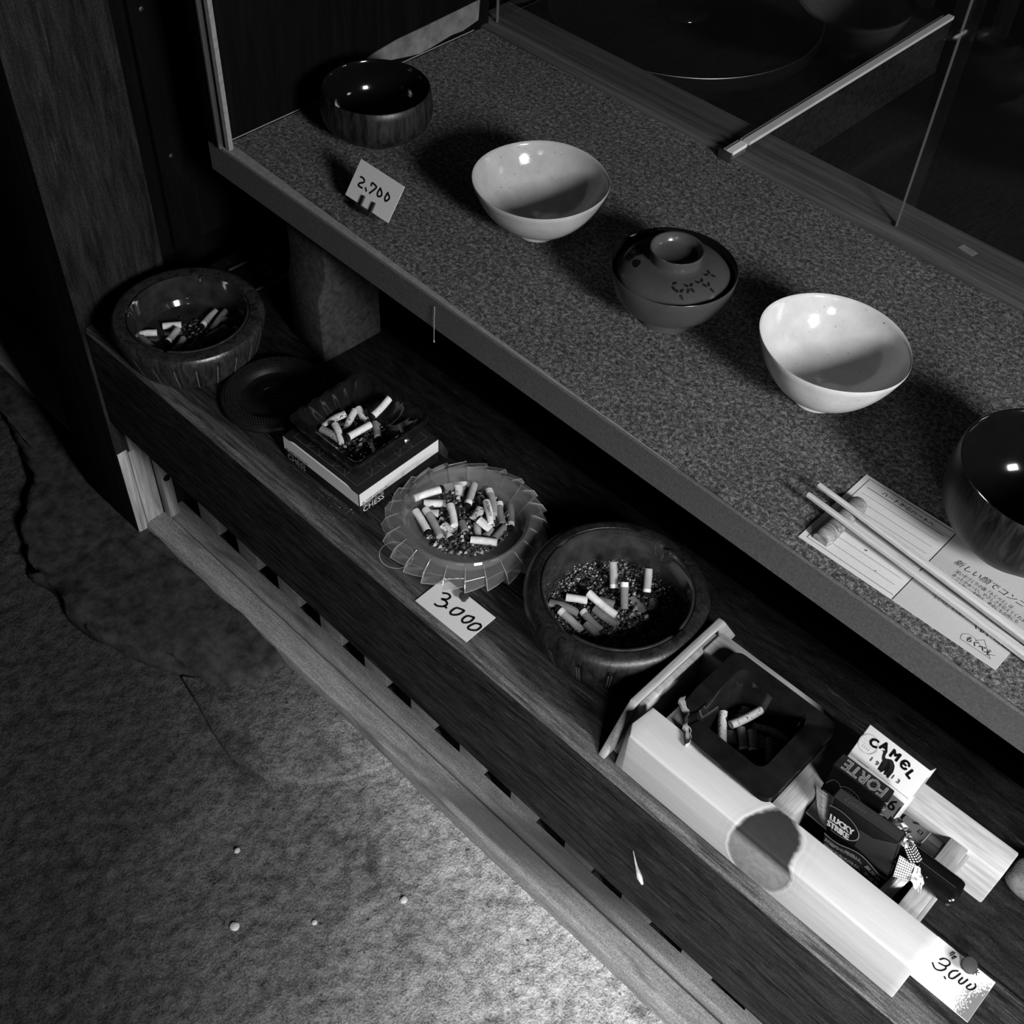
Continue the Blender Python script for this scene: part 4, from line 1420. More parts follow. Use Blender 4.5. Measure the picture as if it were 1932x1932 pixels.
loopsE = []
for (dx, r, z) in ((0.022, 0.010, 0.010), (0.018, 0.010, 0.012), (0.0135, 0.010, 0.054), (0.0025, 0.009, 0.0565), (0.0, 0.009, 0.0590), (0.0012, 0.009, 0.0618)):
    loopsE.append(chip(dens(rr_loop(-0.2460 + dx, -0.1410 - dx, 0.4740 + dx, 0.5730 - dx, r, z, 5), 5), 0.030 if z > 0.054 else 0))
inn = dens(rr_loop(-0.2310, -0.1620, 0.4945, 0.5615, 0.008, 0.0618, 5), 5)


def notchE(L):
    out = []
    for (x, y, z) in L:
        for (nx_, ny_) in ((-0.2325, 0.506), (-0.1585, 0.557)):
            d = math.hypot(x - nx_, y - ny_)
            z -= 0.005 * math.exp(-(d / 0.006) ** 2)
        out.append((x, y, z))
    return out


loopsE = [notchE(L) if L[0][2] > 0.055 else L for L in loopsE]
loopsE.append(notchE(inn))
for (dx, r, z) in ((0.0008, 0.008, 0.0600), (0.004, 0.008, 0.0300), (0.008, 0.008, 0.0185), (0.020, 0.004, 0.0170)):
    loopsE.append(dens(rr_loop(-0.2310 + dx, -0.1620 - dx, 0.4945 + dx, 0.5615 - dx, r, z, 5), 5))
MB().loft(loopsE).build('glazed_body', M['black_glass'], E_, smooth=True, angle=35)
m = MB()
n = 16
a0, a1 = Vector((-0.2462, 0.5042, 0.0)), Vector((-0.2158, 0.4738, 0.0))
lo = []
for i in range(n + 1):
    t = i / n
    p = a0.lerp(a1, t)
    o_ = 0.0012 * math.sin(t * 14) + 0.0008 * math.sin(t * 33)
    w = 0.0024 + 0.0012 * math.sin(t * 9 + 1)
    nrm = Vector((-0.707, -0.707, 0))
    q0 = p + nrm * (o_ - 0.0005)
    q1 = p + nrm * (o_ + w)
    lo.append([(q0.x, q0.y, 0.0622), (q1.x, q1.y, 0.0600), (q1.x, q1.y, 0.0560), (q0.x, q0.y, 0.0550)])
m.loft(lo)
m.build('chipped_edge', M['pale_clay'], E_, smooth=True, angle=50)['label'] = 'pale broken edge at the chipped corner'


# ------------------------------------------------------------------ cigarette butts
def butt(label, group, p, q, style='g', shape='r', tip='b', cap_white=False):
    p, q = Vector(p), Vector(q)
    L = (q - p).length
    d = (q - p).normalized()
    root = thing('cigarette_butt', label, 'cigarette butt', p, (0, 0, 0), group)
    u = Vector((0, 0, 1)) - d * d.z
    u = u.normalized() if u.length > 0.2 else d.orthogonal().normalized()
    w = d.cross(u)
    R0 = 0.0037
    rg = random.Random(int(abs(p.x * 1e5)) + int(abs(p.y * 1e4)))
    bend = (rg.random() - 0.5) * 0.10 * L

    def sec(t):
        r1 = r2 = R0
        if shape == 'p':      # pinched at the mouth end
            s = max(0, 1 - t / 0.45)
            r1, r2 = R0 * (1 - 0.72 * s), R0 * (1 + 0.15 * s)
        elif shape == 'q':    # pinched at the burnt end
            s = max(0, (t - 0.5) / 0.5)
            r1, r2 = R0 * (1 - 0.75 * s), R0 * (1 - 0.25 * s)
        elif shape == 'f':    # trodden flat
            r1, r2 = R0 * 0.55, R0 * 1.25
        c = d * (t * L) + w * bend * math.sin(PI * t)
        c = c + u * (r1 - R0) * 0.6
        return [c + u * (r1 * math.cos(a)) + w * (r2 * math.sin(a)) for a in [2 * PI * k / 14 for k in range(14)]]

    def piece(name, t0, t1, mat, n=5, jit=0.0, grow=1.0):
        lo = []
        for i in range(n + 1):
            s = sec(t0 + (t1 - t0) * i / n)
            if jit or grow != 1.0:
                c = sum(s, Vector()) / len(s)
                s = [c + (x - c) * (grow * (1 + (rg.random() - 0.5) * jit)) for x in s]
            lo.append(s)
        MB().loft(lo).build(name, mat, root, smooth=True, angle=60)

    fm = {'w': M['f_white'], 'g': M['f_grey'], 'd': M['f_dark'], 's': M['f_speck'], 'k': M['f_speck_dark']}[style]
    if tip == 'n':
        piece('filter', 0.0, 1.0, fm)
    elif tip == 't':   # white band at the mouth end, none burnt
        piece('paper_band', 0.0, 0.18, M['band'], 2, 0, 1.03)
        piece('filter', 0.18, 1.0, fm)
    else:
        ll = min(0.0035 / L, 0.2)
        piece('filter', 0.0, 0.74, fm)
        piece('paper_band', 0.74, 1 - ll, M['band'], 2, 0, 1.03)
        piece('burnt_tip', 1 - ll, 1.0, M['burnt'], 2, 0.25, 0.95)
    return root


GA, GB, GC, GD, GE = ('butts in the turned wooden ashtray', 'butts in the square smoked ashtray', 'butts in the clear glass ashtray', 'butts in the big charred ashtray', 'butts in the black ashtray of the wooden box')
BUTTS = [
    # turned wooden ashtray
    (GA, (-0.9535, 0.4911, 0.0175, -0.9396, 0.5097, 0.0175), 'w', 'r', 'b', 'brightest white butt in the middle of the turned ashtray'),
    (GA, (-0.9488, 0.4801, 0.0175, -0.9618, 0.4592, 0.0205), 'w', 'q', 'n', 'pinched butt reaching the left wall of the turned ashtray'),
    (GA, (-0.9529, 0.4637, 0.0175, -0.9280, 0.4655, 0.0175), 'd', 'q', 'n', 'dull tapering butt at the lower left of the turned ashtray'),
    (GA, (-0.9347, 0.4981, 0.0215, -0.9275, 0.4767, 0.0175), 'g', 'r', 'b', 'grey butt propped on the brightest white one in the turned ashtray'),
    (GA, (-0.9221, 0.4951, 0.0175, -0.9105, 0.4790, 0.0175), 'g', 'r', 'n', 'short grey butt at the front wall of the turned ashtray'),
    (GA, (-0.9043, 0.4891, 0.0175, -0.9050, 0.4973, 0.0175), 'k', 'r', 'n', 'tiny speckled stub at the front wall of the turned ashtray'),
    (GA, (-0.9090, 0.5012, 0.0175, -0.8947, 0.5002, 0.0175), 'd', 'r', 'n', 'small dark stub right of the tiny speckled one, turned ashtray'),
    (GA, (-0.9352, 0.5475, 0.0175, -0.9236, 0.5189, 0.0175), 'g', 'r', 'b', 'longest grey butt at the upper right of the turned ashtray'),
    (GA, (-0.9258, 0.5540, 0.0195, -0.9143, 0.5262, 0.0195), 'd', 'q', 'n', 'dark butt alongside the longest one in the turned ashtray'),
    (GA, (-0.9183, 0.5433, 0.0195, -0.9015, 0.5556, 0.0175), 'd', 'r', 'n', 'dark butt touching the right wall of the turned ashtray'),
    (GA, (-0.9039, 0.5385, 0.0195, -0.9047, 0.5119, 0.0175), 'g', 'r', 't', 'upper of two parallel butts at the right of the turned ashtray'),
    (GA, (-0.8959, 0.5469, 0.0175, -0.8961, 0.5223, 0.0175), 'd', 'r', 't', 'lower of two parallel butts at the right of the turned ashtray'),
    # square smoked ashtray
    (GB, (-0.6902, 0.5262, 0.0490, -0.6980, 0.5021, 0.0450), 's', 'q', 'n', 'thick pale speckled butt at the left of the square smoked ashtray'),
    (GB, (-0.6876, 0.5357, 0.0490, -0.6766, 0.5132, 0.0450), 's', 'q', 'n', 'second speckled butt from the left in the square smoked ashtray'),
    (GB, (-0.6881, 0.5403, 0.0490, -0.6752, 0.5363, 0.0450), 's', 'r', 'n', 'short speckled butt behind the long ones, square smoked ashtray'),
    (GB, (-0.6815, 0.5466, 0.0455, -0.6739, 0.5427, 0.0455), 'k', 'r', 'n', 'tiny dark stub at the back of the square smoked ashtray'),
    (GB, (-0.6609, 0.5327, 0.0510, -0.6628, 0.5028, 0.0510), 'w', 'r', 'b', 'long straight white butt across the middle of the square smoked ashtray'),
    (GB, (-0.6668, 0.5631, 0.0620, -0.6645, 0.5361, 0.0550), 'w', 'r', 'b', 'white butt sticking up highest from the square smoked ashtray'),
    (GB, (-0.6928, 0.4977, 0.0455, -0.6646, 0.4998, 0.0455), 'k', 'q', 'n', 'greyish pinched butt along the front left wall, square smoked ashtray'),
    (GB, (-0.6852, 0.5083, 0.0500, -0.6644, 0.4987, 0.0470), 's', 'q', 'n', 'pointed butt crossing the greyish pinched one, square smoked ashtray'),
    (GB, (-0.6634, 0.5405, 0.0455, -0.6423, 0.5266, 0.0455), 'k', 'r', 'b', 'dull burnt butt right of the long white one, square smoked ashtray'),
    # clear glass ashtray
    (GC, (-0.5814, 0.5162, 0.0200, -0.5711, 0.5456, 0.0200), 'w', 'r', 'b', 'long white butt at the far left wall of the clear ashtray'),
    (GC, (-0.5716, 0.5200, 0.0180, -0.5570, 0.5353, 0.0180), 'w', 'r', 'n', 'white butt just below the far left one, clear ashtray'),
    (GC, (-0.5654, 0.5606, 0.0180, -0.5572, 0.5531, 0.0160), 'w', 'f', 'n', 'small white stub at the back of the clear ashtray'),
    (GC, (-0.5525, 0.5689, 0.0240, -0.5396, 0.5459, 0.0180), 'g', 'r', 'b', 'grey butt with burnt end showing, at the back of clear ashtray'),
    (GC, (-0.5395, 0.5758, 0.0200, -0.5141, 0.5566, 0.0200), 'g', 'r', 't', 'grey butt with white top band at the back right of clear ashtray'),
    (GC, (-0.5282, 0.5609, 0.0240, -0.5070, 0.5457, 0.0240), 'w', 'q', 'n', 'white lettered butt near the right of the clear ashtray'),
    (GC, (-0.5406, 0.5658, 0.0160, -0.5311, 0.5590, 0.0160), 'd', 'r', 'n', 'short dark stub behind the white lettered butt, clear ashtray'),
    (GC, (-0.5231, 0.5735, 0.0160, -0.5023, 0.5575, 0.0160), 'd', 'r', 't', 'second dark butt from the right wall of the clear ashtray'),
    (GC, (-0.5135, 0.5790, 0.0160, -0.4924, 0.5575, 0.0160), 'd', 'r', 'b', 'dark butt against the right wall of the clear ashtray'),
    (GC, (-0.5489, 0.5330, 0.0240, -0.5289, 0.5192, 0.0220), 'w', 'r', 't', 'clean white butt on top at the centre of the clear ashtray'),
    (GC, (-0.5701, 0.5079, 0.0180, -0.5418, 0.4984, 0.0160), 'w', 'r', 'b', 'outermost of three slanting butts at left front, clear ashtray'),
    (GC, (-0.5631, 0.5142, 0.0210, -0.5305, 0.5020, 0.0190), 'g', 'r', 't', 'middle of three slanting butts at left front, clear ashtray'),
    (GC, (-0.5456, 0.5137, 0.0160, -0.5206, 0.5090, 0.0160), 'd', 'r', 'b', 'innermost darkest of three slanting butts, clear ashtray'),
    (GC, (-0.5610, 0.5175, 0.0160, -0.5545, 0.5232, 0.0160), 'w', 'f', 'n', 'small white stub left of the centre, clear ashtray'),
    (GC, (-0.5479, 0.5180, 0.0160, -0.5402, 0.5214, 0.0160), 'w', 'f', 'n', 'crumpled white stub under the central butt, clear ashtray'),
    (GC, (-0.5196, 0.5394, 0.0160, -0.5065, 0.5302, 0.0160), 'g', 'q', 'n', 'short grey butt in front of the lettered ones, clear ashtray'),
    (GC, (-0.5176, 0.5405, 0.0240, -0.5038, 0.5427, 0.0200), 'w', 'f', 'n', 'crushed white butt crossing below the lettered one, clear ashtray'),
    (GC, (-0.5277, 0.5533, 0.0220, -0.5229, 0.5388, 0.0220), 's', 'f', 'n', 'speckled crushed butt in the middle of the clear ashtray'),
    (GC, (-0.5307, 0.5307, 0.0160, -0.5205, 0.5251, 0.0160), 'd', 'r', 'n', 'tiny burnt stub right of the central butt, clear ashtray'),
    (GC, (-0.5080, 0.5203, 0.0185, -0.4886, 0.5357, 0.0185), 'w', 'r', 'n', 'white butt lying along the front wall of the clear ashtray'),
    (GC, (-0.4986, 0.5560, 0.0160, -0.4953, 0.5383, 0.0160), 'd', 'r', 'n', 'dark butt at the front right wall of the clear ashtray'),
    (GC, (-0.5053, 0.5439, 0.0160, -0.5028, 0.5348, 0.0160), 'd', 'r', 'n', 'small dark stub inside the front right butt, clear ashtray'),
    (GC, (-0.5379, 0.5128, 0.0220, -0.5279, 0.5139, 0.0200), 's', 'f', 'n', 'crushed speckled stub in front of the central butt, clear ashtray'),
    # charred ashtray
    (GD, (-0.3910, 0.5861, 0.0340, -0.3749, 0.5719, 0.0170), 'g', 'r', 'b', 'left of two butts standing apart at the back, charred ashtray'),
    (GD, (-0.3695, 0.5778, 0.0310, -0.3558, 0.5639, 0.0170), 'd', 'r', 't', 'butt standing with white band on top, charred ashtray'),
    (GD, (-0.3640, 0.6050, 0.0320, -0.3515, 0.5895, 0.0170), 'g', 'r', 'b', 'rightmost standing butt in the charred ashtray'),
    (GD, (-0.3846, 0.5462, 0.0185, -0.4005, 0.5352, 0.0185), 'w', 'r', 'n', 'white torn butt lying sideways in the charred ashtray'),
    (GD, (-0.3873, 0.5502, 0.0235, -0.3560, 0.5517, 0.0195), 'w', 'r', 't', 'longest white butt lying on the others, charred ashtray'),
    (GD, (-0.4054, 0.5180, 0.0235, -0.3817, 0.5304, 0.0170), 'd', 'p', 'n', 'pinched dark butt at the left wall of the charred ashtray'),
    (GD, (-0.3666, 0.5200, 0.0165, -0.3965, 0.5185, 0.0220), 'g', 'p', 'b', 'pinched butt with white band along the front left, charred ashtray'),
    (GD, (-0.3556, 0.5315, 0.0165, -0.3829, 0.5348, 0.0195), 'd', 'r', 'b', 'butt beside the pinched banded one, charred ashtray'),
    (GD, (-0.3747, 0.5443, 0.0175, -0.3493, 0.5465, 0.0165), 'd', 'r', 'n', 'butt below the longest white one, charred ashtray'),
    (GD, (-0.3511, 0.5245, 0.0165, -0.3687, 0.5266, 0.0175), 'd', 'p', 'n', 'short dark butt at the front wall of the charred ashtray'),
    (GD, (-0.3420, 0.5748, 0.0160, -0.3608, 0.5787, 0.0160), 'd', 'f', 'n', 'flattened butt between the standing ones, charred ashtray'),
    (GD, (-0.3780, 0.5558, 0.0165, -0.3656, 0.5614, 0.0165), 'd', 'r', 'n', 'dark butt half hidden behind the longest white one, charred ashtray'),
    (GD, (-0.3450, 0.5928, 0.0160, -0.3379, 0.5824, 0.0160), 'k', 'f', 'n', 'crumpled stub below the rightmost standing butt, charred ashtray'),
    (GD, (-0.3134, 0.5635, 0.0165, -0.3245, 0.5616, 0.0165), 'd', 'r', 'b', 'lone stub with white band at the right front, charred ashtray'),
    (GD, (-0.3354, 0.5407, 0.0160, -0.3358, 0.5542, 0.0160), 'k', 'f', 'n', 'flat scrap of butt in the front ash, charred ashtray'),
    # black ashtray
    (GE, (-0.2240, 0.5352, 0.0290, -0.2073, 0.5138, 0.0245), 's', 'r', 'n', 'leftmost speckled butt in the black ashtray'),
    (GE, (-0.2022, 0.5577, 0.0320, -0.2110, 0.5280, 0.0320), 's', 'r', 'n', 'palest speckled butt lying on top in the black ashtray'),
    (GE, (-0.1656, 0.5573, 0.0225, -0.2001, 0.5463, 0.0245), 'k', 'q', 'n', 'longest soiled butt at the right of the black ashtray'),
    (GE, (-0.2048, 0.5350, 0.0265, -0.1889, 0.5189, 0.0225), 'k', 'r', 'b', 'soiled butt left of the hollow one in the black ashtray'),
    (GE, (-0.1964, 0.5382, 0.0285, -0.1828, 0.5226, 0.0245), 'g', 'r', 'b', 'grey butt with hollow burnt end in the black ashtray'),
    (GE, (-0.1887, 0.5427, 0.0215, -0.1811, 0.5330, 0.0215), 'd', 'r', 'n', 'small dark stub between two front butts in the black ashtray'),
    (GE, (-0.1822, 0.5450, 0.0245, -0.1693, 0.5281, 0.0225), 'k', 'r', 'n', 'rightmost short butt at the front of the black ashtray'),
    (GE, (-0.2095, 0.5307, 0.0215, -0.2019, 0.5208, 0.0215), 'd', 'f', 'n', 'ash covered stub beside the leftmost butt in the black ashtray'),
    (GE, (-0.2155, 0.5522, 0.0220, -0.2114, 0.5573, 0.0220), 'd', 'r', 'n', 'stub mostly hidden behind the palest butt in the black ashtray'),
]
for (g, c, st, shp, tp, lab) in BUTTS:
    r = butt(lab, g, c[:3], c[3:], st, shp, tp)
    if 'white lettered' in lab:
        d = Vector(c[3:]) - Vector(c[:3])
        L = d.length
        d.normalize()
        side = d.cross(Vector((0, 0, 1))).normalized()
        upv = side.cross(d)
        text('LA CIGARETTE', 0.0040, r, frame(upv * 0.0037, d, -side, 0.0004), M['ink'], 0.003, 0.0, sx=0.72, bold=0.00008)


def ash(label, cx, cy, z, r, n, seed, mat, smin=0.0004, smax=0.0022, sq_=False, hole=0.0, h=0.003, bias=(0, 0)):
    rg = random.Random(seed)
    m = MB()
    for i in range(n):
        if sq_:
            x, y = cx + (rg.random() * 2 - 1) * r, cy + (rg.random() * 2 - 1) * r
        else:
            a = rg.random() * 2 * PI
            d = math.sqrt(hole * hole + (r * r - hole * hole) * rg.random())
            x, y = cx + d * math.cos(a) + bias[0] * rg.random(), cy + d * math.sin(a) + bias[1] * rg.random()
            k = math.hypot(x - cx, y - cy)
            if k > r:
                x, y = cx + (x - cx) * r / k, cy + (y - cy) * r / k
        s = smin + (smax - smin) * rg.random() ** 2.5
        zz = z + rg.random() * h * rg.random() + s * 0.5
        pts3 = []
        for v in ((1, 0, 0), (-1, 0, 0), (0, 1, 0), (0, -1, 0), (0, 0, 1), (0, 0, -1)):
            k = s * (0.6 + 0.8 * rg.random())
            pts3.append((x + v[0] * k, y + v[1] * k, zz + v[2] * k * 0.7))
        m.add(pts3, [(0, 2, 4), (2, 1, 4), (1, 3, 4), (3, 0, 4), (2, 0, 5), (1, 2, 5), (3, 1, 5), (0, 3, 5)])
    o = m.build('ash', mat)
    tag(o, label, 'ash', None, 'stuff')


ash('loose ash in the turned wooden ashtray', -0.912, 0.510, 0.0150, 0.042, 700, 1, M['ash_dark'], bias=(0.014, -0.010))
ash('loose ash in the square smoked ashtray', -0.661, 0.521, hz + 0.0125, 0.022, 350, 2, M['ash_dark'], 0.0005, 0.0030, True)
ash('grey ash and crumbs under the butts in the clear ashtray', -0.530, 0.536, 0.0105, 0.042, 2600, 3, M['ash'], 0.0005, 0.0030, h=0.008)
ash('ash and grit on the bed of the charred ashtray', -0.3622, 0.5572, 0.0140, 0.056, 3800, 4, M['ash_dark'], 0.0004, 0.0020)
ash('grey ash dust round the foot of the charred ashtray wall', -0.3622, 0.5572, 0.0150, 0.0585, 2600, 9, M['ash'], 0.0003, 0.0013, hole=0.044, h=0.006)
ash('ash heap at the front of the charred ashtray', -0.338, 0.548, 0.0145, 0.026, 600, 8, M['ash'], 0.0005, 0.0028, h=0.004)
ash('damp ash in the black ashtray', -0.194, 0.532, 0.0175, 0.024, 500, 5, M['ash_dark'], 0.0005, 0.0026, True)
ash('scattered ash specks on the bench around the cardboard box', -0.640, 0.462, 0.0004, 0.022, 150, 6, M['ash'], 0.0002, 0.0008, h=0.0002)
# scraps in the ashtrays
m = MB()
m.loft([[(-0.672, 0.5705, 0.0), (-0.669, 0.5680, 0.0), (-0.640, 0.5535, 0.0), (-0.644, 0.561, 0.0)], [(-0.672, 0.5705, 0.001), (-0.668, 0.5690, 0.003), (-0.641, 0.5540, 0.001), (-0.645, 0.562, 0.003)]])
o = m.build('foil_scrap', M['foil'])
o.location = (0.029, -0.018, 0.0525)
tag(o, 'crumpled foil scrap at the right wall of the square smoked ashtray', 'scrap')
m = MB()
m.box(-0.0085, 0.0085, -0.006, 0.006, 0, 0.0006)
o = m.build('striker_scrap', speck('striker_grain', 0.16, 0.5, 0.03, 900))
o.location = (-0.3190, 0.5870, 0.0185)
o.rotation_euler = (0.06, 0.04, 0.85)
tag(o, 'flat grainy rectangle of card in the ash of the charred ashtray', 'scrap')

# ------------------------------------------------------------------ cigarette packets and lighters in the wooden box
# black upright packet, front
LK = thing('cigarette_packet', 'black upright packet with herringbone print, frontmost in the wooden box', 'packet', (-0.0701, 0.5064, 0.0042), (math.radians(4.95), math.radians(-6.1), math.radians(-0.24)))
W, DP, H = 0.0562, 0.0105, 0.0865
hw = W / 2
m = MB()
m.loft([rr_loop(-hw, hw, 0, DP, 0.0018, z, 3) for z in (0, H)])
m.build('carton', M['dark_card'], LK, smooth=True, angle=40)
Fp = lambda e: frame((-hw, 0, 0), (1, 0, 0), (0, 0, 1), e)
WAVE = [(0.0004, 0.0299), (0.0084, 0.0286), (0.0150, 0.0299), (0.0224, 0.0338), (0.0287, 0.0360), (0.0339, 0.0358), (0.0394, 0.0335), (0.0452, 0.0296), (0.0500, 0.0271), (0.0555, 0.0290)]
m = MB()
F1 = Fp(0.0003)
band = [(0.0, 0.0), (W, 0.0), (W, 0.0300)] + WAVE[::-1]
for i in range(len(WAVE) - 1):
    (ax, ay), (bx, by) = WAVE[i], WAVE[i + 1]
    m.add([F1((ax, 0.001)), F1((bx, 0.001)), F1((bx, by)), F1((ax, ay))], [(0, 1, 2, 3)])
m.build('grey_panel', M['grey_pack'], LK)
m = MB()
hp = [(0.0253, 0.0419), (0.0339, 0.0400), (0.0440, 0.0350), (W - 0.0006, 0.0330), (W - 0.0006, H - 0.0012), (0.0372, 0.0700), (0.0261, 0.0690), (0.0270, 0.0560)]
F2 = Fp(0.0002)
m.add([F2(p) for p in hp], [(0, 1, 7), (1, 2, 5, 6, 7), (2, 3, 4, 5)])
m.build('herringbone_panel', M['herring'], LK)
m = MB()
Ft = frame((-hw, 0, H), (1, 0, 0), (0, 1, 0), 0.0003)
m.add([Ft(p) for p in ((0.001, 0.0005), (W - 0.001, 0.0005), (W - 0.001, DP - 0.0005), (0.001, DP - 0.0005))], [(0, 1, 2, 3)])
m.build('herringbone_top', M['herring'], LK)
F3 = Fp(0.0005)
m = MB()
ribbon(m, WAVE, 0.0010, F3)
m.build('white_line', M['pale_ink'], LK)
m = MB()
cx, cy, rr = 0.0092, 0.0588, 0.0178
arc = [(cx + rr * math.cos(math.radians(a)), cy + rr * math.sin(math.radians(a))) for a in range(-105, 181, 5)]
ribbon(m, [p for p in arc if p[0] > 0.0002], 0.0009, F3)
m.build('ring_emblem', M['grey_ink'], LK)
m = MB()
m.add([Fp(0.0004)((max(0.0003, cx + (rr - 0.0004) * math.cos(2 * PI * i / 40)), cy + (rr - 0.0004) * math.sin(2 * PI * i / 40))) for i in range(40)], [tuple(range(40))])
m.build('emblem_disc', M['dark_card'], LK)
F3 = Fp(0.0007)
text('LUCKY', 0.0118, LK, F3, M['pale_ink'], 0.0018, 0.0592, bold=0.00042, sx=0.55)
text('STRIKE', 0.0118, LK, F3, M['pale_ink'], 0.0008, 0.0486, bold=0.00042, sx=0.52)


def wave_v(u):
    for i in range(len(WAVE) - 1):
        (ax, ay), (bx, by) = WAVE[i], WAVE[i + 1]
        if u <= bx:
            return ay + (by - ay) * (u - ax) / (bx - ax)
    return WAVE[-1][1]


for i, t in enumerate(('妊娠中の喫煙は、胎児の', '発育不全のほか、早産や', '出生体重の減少、周産期')):
    for k2, ch in enumerate(t):
        u = 0.0038 + k2 * 0.0045
        sl = math.atan((wave_v(u + 0.003) - wave_v(u - 0.003)) / 0.006) * (0.8 if i == 0 else 0.4)
        v = (0.0228 + (wave_v(u) - 0.0305) * 0.8, 0.0130 + (wave_v(u) - 0.0305) * 0.45, 0.0042 + (wave_v(u) - 0.0305) * 0.3)[i]
        text(ch, 0.0060, LK, F3, M['pale_ink'], u, v, align='CENTER', rot=sl, sx=0.80, bold=0.00020)
Ftt = frame((-hw, 0, H), (1, 0, 0), (0, 1, 0), 0.0005)
text('Luckies', 0.0060, LK, Ftt, M['dim_ink'], 0.0075, DP * 0.5, shear=0.4)
text('FILTER CIGARETTES', 0.0036, LK, Ftt, M['dim_ink'], 0.0280, DP * 0.5, sx=0.8)
m = MB()
Fs = frame((hw, 0, 0), (0, 1, 0), (0, 0, 1), 0.0003)
m.add([Fs(p) for p in ((0.0025, 0.002), (DP - 0.0015, 0.002), (DP - 0.0015, H * 0.30), (0.0025, H * 0.27))], [(0, 1, 2, 3)])
m.build('grey_side_print', M['mid_ink'], LK)
m = MB()
ribbon(m, [(0.0014, 0.024), (0.0014, H - 0.006)], 0.0016, Fs)
m.build('bright_fold', M['steel'], LK)

# dark packet standing behind it, top marked FORTE
FT = thing('cigarette_packet', 'black upright packet marked on its top, between front and white packets', 'packet', (-0.0977, 0.5240, 0.0012), (math.radians(-2.8), math.radians(-2.2), math.radians(-0.4)))
W2, D2, H2 = 0.0463, 0.0148, 0.0774
hw2 = W2 / 2
m = MB()
m.loft([rr_loop(-hw2, hw2, 0, D2, 0.0015, z, 3) for z in (0, H2)])
m.build('carton', M['dark_card_matt'], FT, smooth=True, angle=40)
Ft = frame((hw2, D2, H2), (-1, 0, 0), (0, -1, 0), 0.0003)
m = MB()
m.add([Ft(p) for p in ((0.0006, 0.0006), (W2 - 0.0006, 0.0006), (W2 - 0.0006, D2 - 0.0006), (0.0006, D2 - 0.0006))], [(0, 1, 2, 3)])
m.build('top_panel', M['box_dark'], FT)
Ft = frame((hw2, D2, H2), (-1, 0, 0), (0, -1, 0), 0.0005)
text('FORTE', 0.0150, FT, Ft, M['mid_ink'], W2 * 0.475, D2 * 0.47, align='CENTER', bold=0.00045, sx=0.82)
Ff = frame((-hw2, 0, 0), (1, 0, 0), (0, 0, 1), 0.0004)
m = MB()
ribbon(m, [(W2 * 0.46 + 0.011 * math.cos(math.radians(a)), H2 - 0.0225 + 0.011 * math.sin(math.radians(a))) for a in range(-30, 151, 15)], 0.0005, Ff)
ribbon(m, [(0.001, H2 - 0.024), (0.0055, H2 - 0.0145), (0.0105, H2 - 0.0145), (0.0135, H2 - 0.0195), (0.0150, H2 - 0.0195)], 0.0005, Ff)
for a in range(20, 161, 20):
    ca, sa = math.cos(math.radians(a)), math.sin(math.radians(a))
    ribbon(m, [(W2 * 0.46 + 0.006 * ca, H2 - 0.0225 + 0.006 * sa), (W2 * 0.46 + 0.0085 * ca, H2 - 0.0225 + 0.0085 * sa)], 0.0003, Ff)
m.build('round_emblem', M['grey_ink'], FT)
Fs = frame((hw2, 0, 0), (0, 1, 0), (0, 0, 1), 0.0003)
m = MB()
m.add([Fs(p) for p in ((0.002, 0.01), (D2 - 0.001, 0.01), (D2 - 0.001, H2 - 0.004), (0.004, H2 - 0.009))], [(0, 1, 2, 3)])
m.build('grey_side_panel', M['grey_card'], FT)
m = MB()
rg = random.Random(9)
for i in range(12):
    z = H2 - i * 0.0016
    m.tube([(hw2 + 0.0002, 0.0005, z), (hw2 + 0.0012 + rg.random() * 0.001, 0.0008 + rg.random() * 0.0025, z - rg.random() * 0.002)], 0.0003, 5)
m.build('torn_wrapper', M['foil'], FT)

# white packet leaning back over the rear board
lean = math.radians(-42)
CM = thing('cigarette_packet', 'white packet with a dark animal print leaning on the rear board', 'packet', (-0.0948, 0.5091, 0.0265), (lean, math.radians(-1.3), math.radians(-2.4)))
W3, D3, H3 = 0.0552, 0.0200, 0.0880
hw3 = W3 / 2
m = MB()
m.loft([rr_loop(-hw3, hw3, 0, D3, 0.0010, z, 3) for z in (0, H3)])
m.build('carton', M['white_pack'], CM, smooth=True, angle=40)
m = MB()
Ft = frame((-hw3, 0, H3), (1, 0, 0), (0, 1, 0), 0.0003)
m.add([Ft(p) for p in ((0.0004, 0.0004), (W3 - 0.0004, 0.0004), (W3 - 0.0004, D3 - 0.0004), (0.0004, D3 - 0.0004))], [(0, 1, 2, 3)])
m.build('dark_top', M['grey_pack'], CM)
m = MB()
rg = random.Random(3)
Ft = frame((-hw3, 0, H3), (1, 0, 0), (0, 1, 0), 0.0005)
for i in range(16):
    u, v = 0.016 + rg.random() * 0.026, 0.006 + rg.random() * 0.012
    ribbon(m, [(u - 0.0012, v), (u + 0.0012, v + (rg.random() - 0.5) * 0.002)], 0.0007, Ft)
m.build('worn_print', M['ink'], CM)
cz = H3 - 0.0155
Fc = frame((0, 0, cz), (1, 0, 0), (0, 0, 1), 0.0004)
m = MB()
m.add([Fc((0.0000, 0.0)) for _ in range(0)], [])
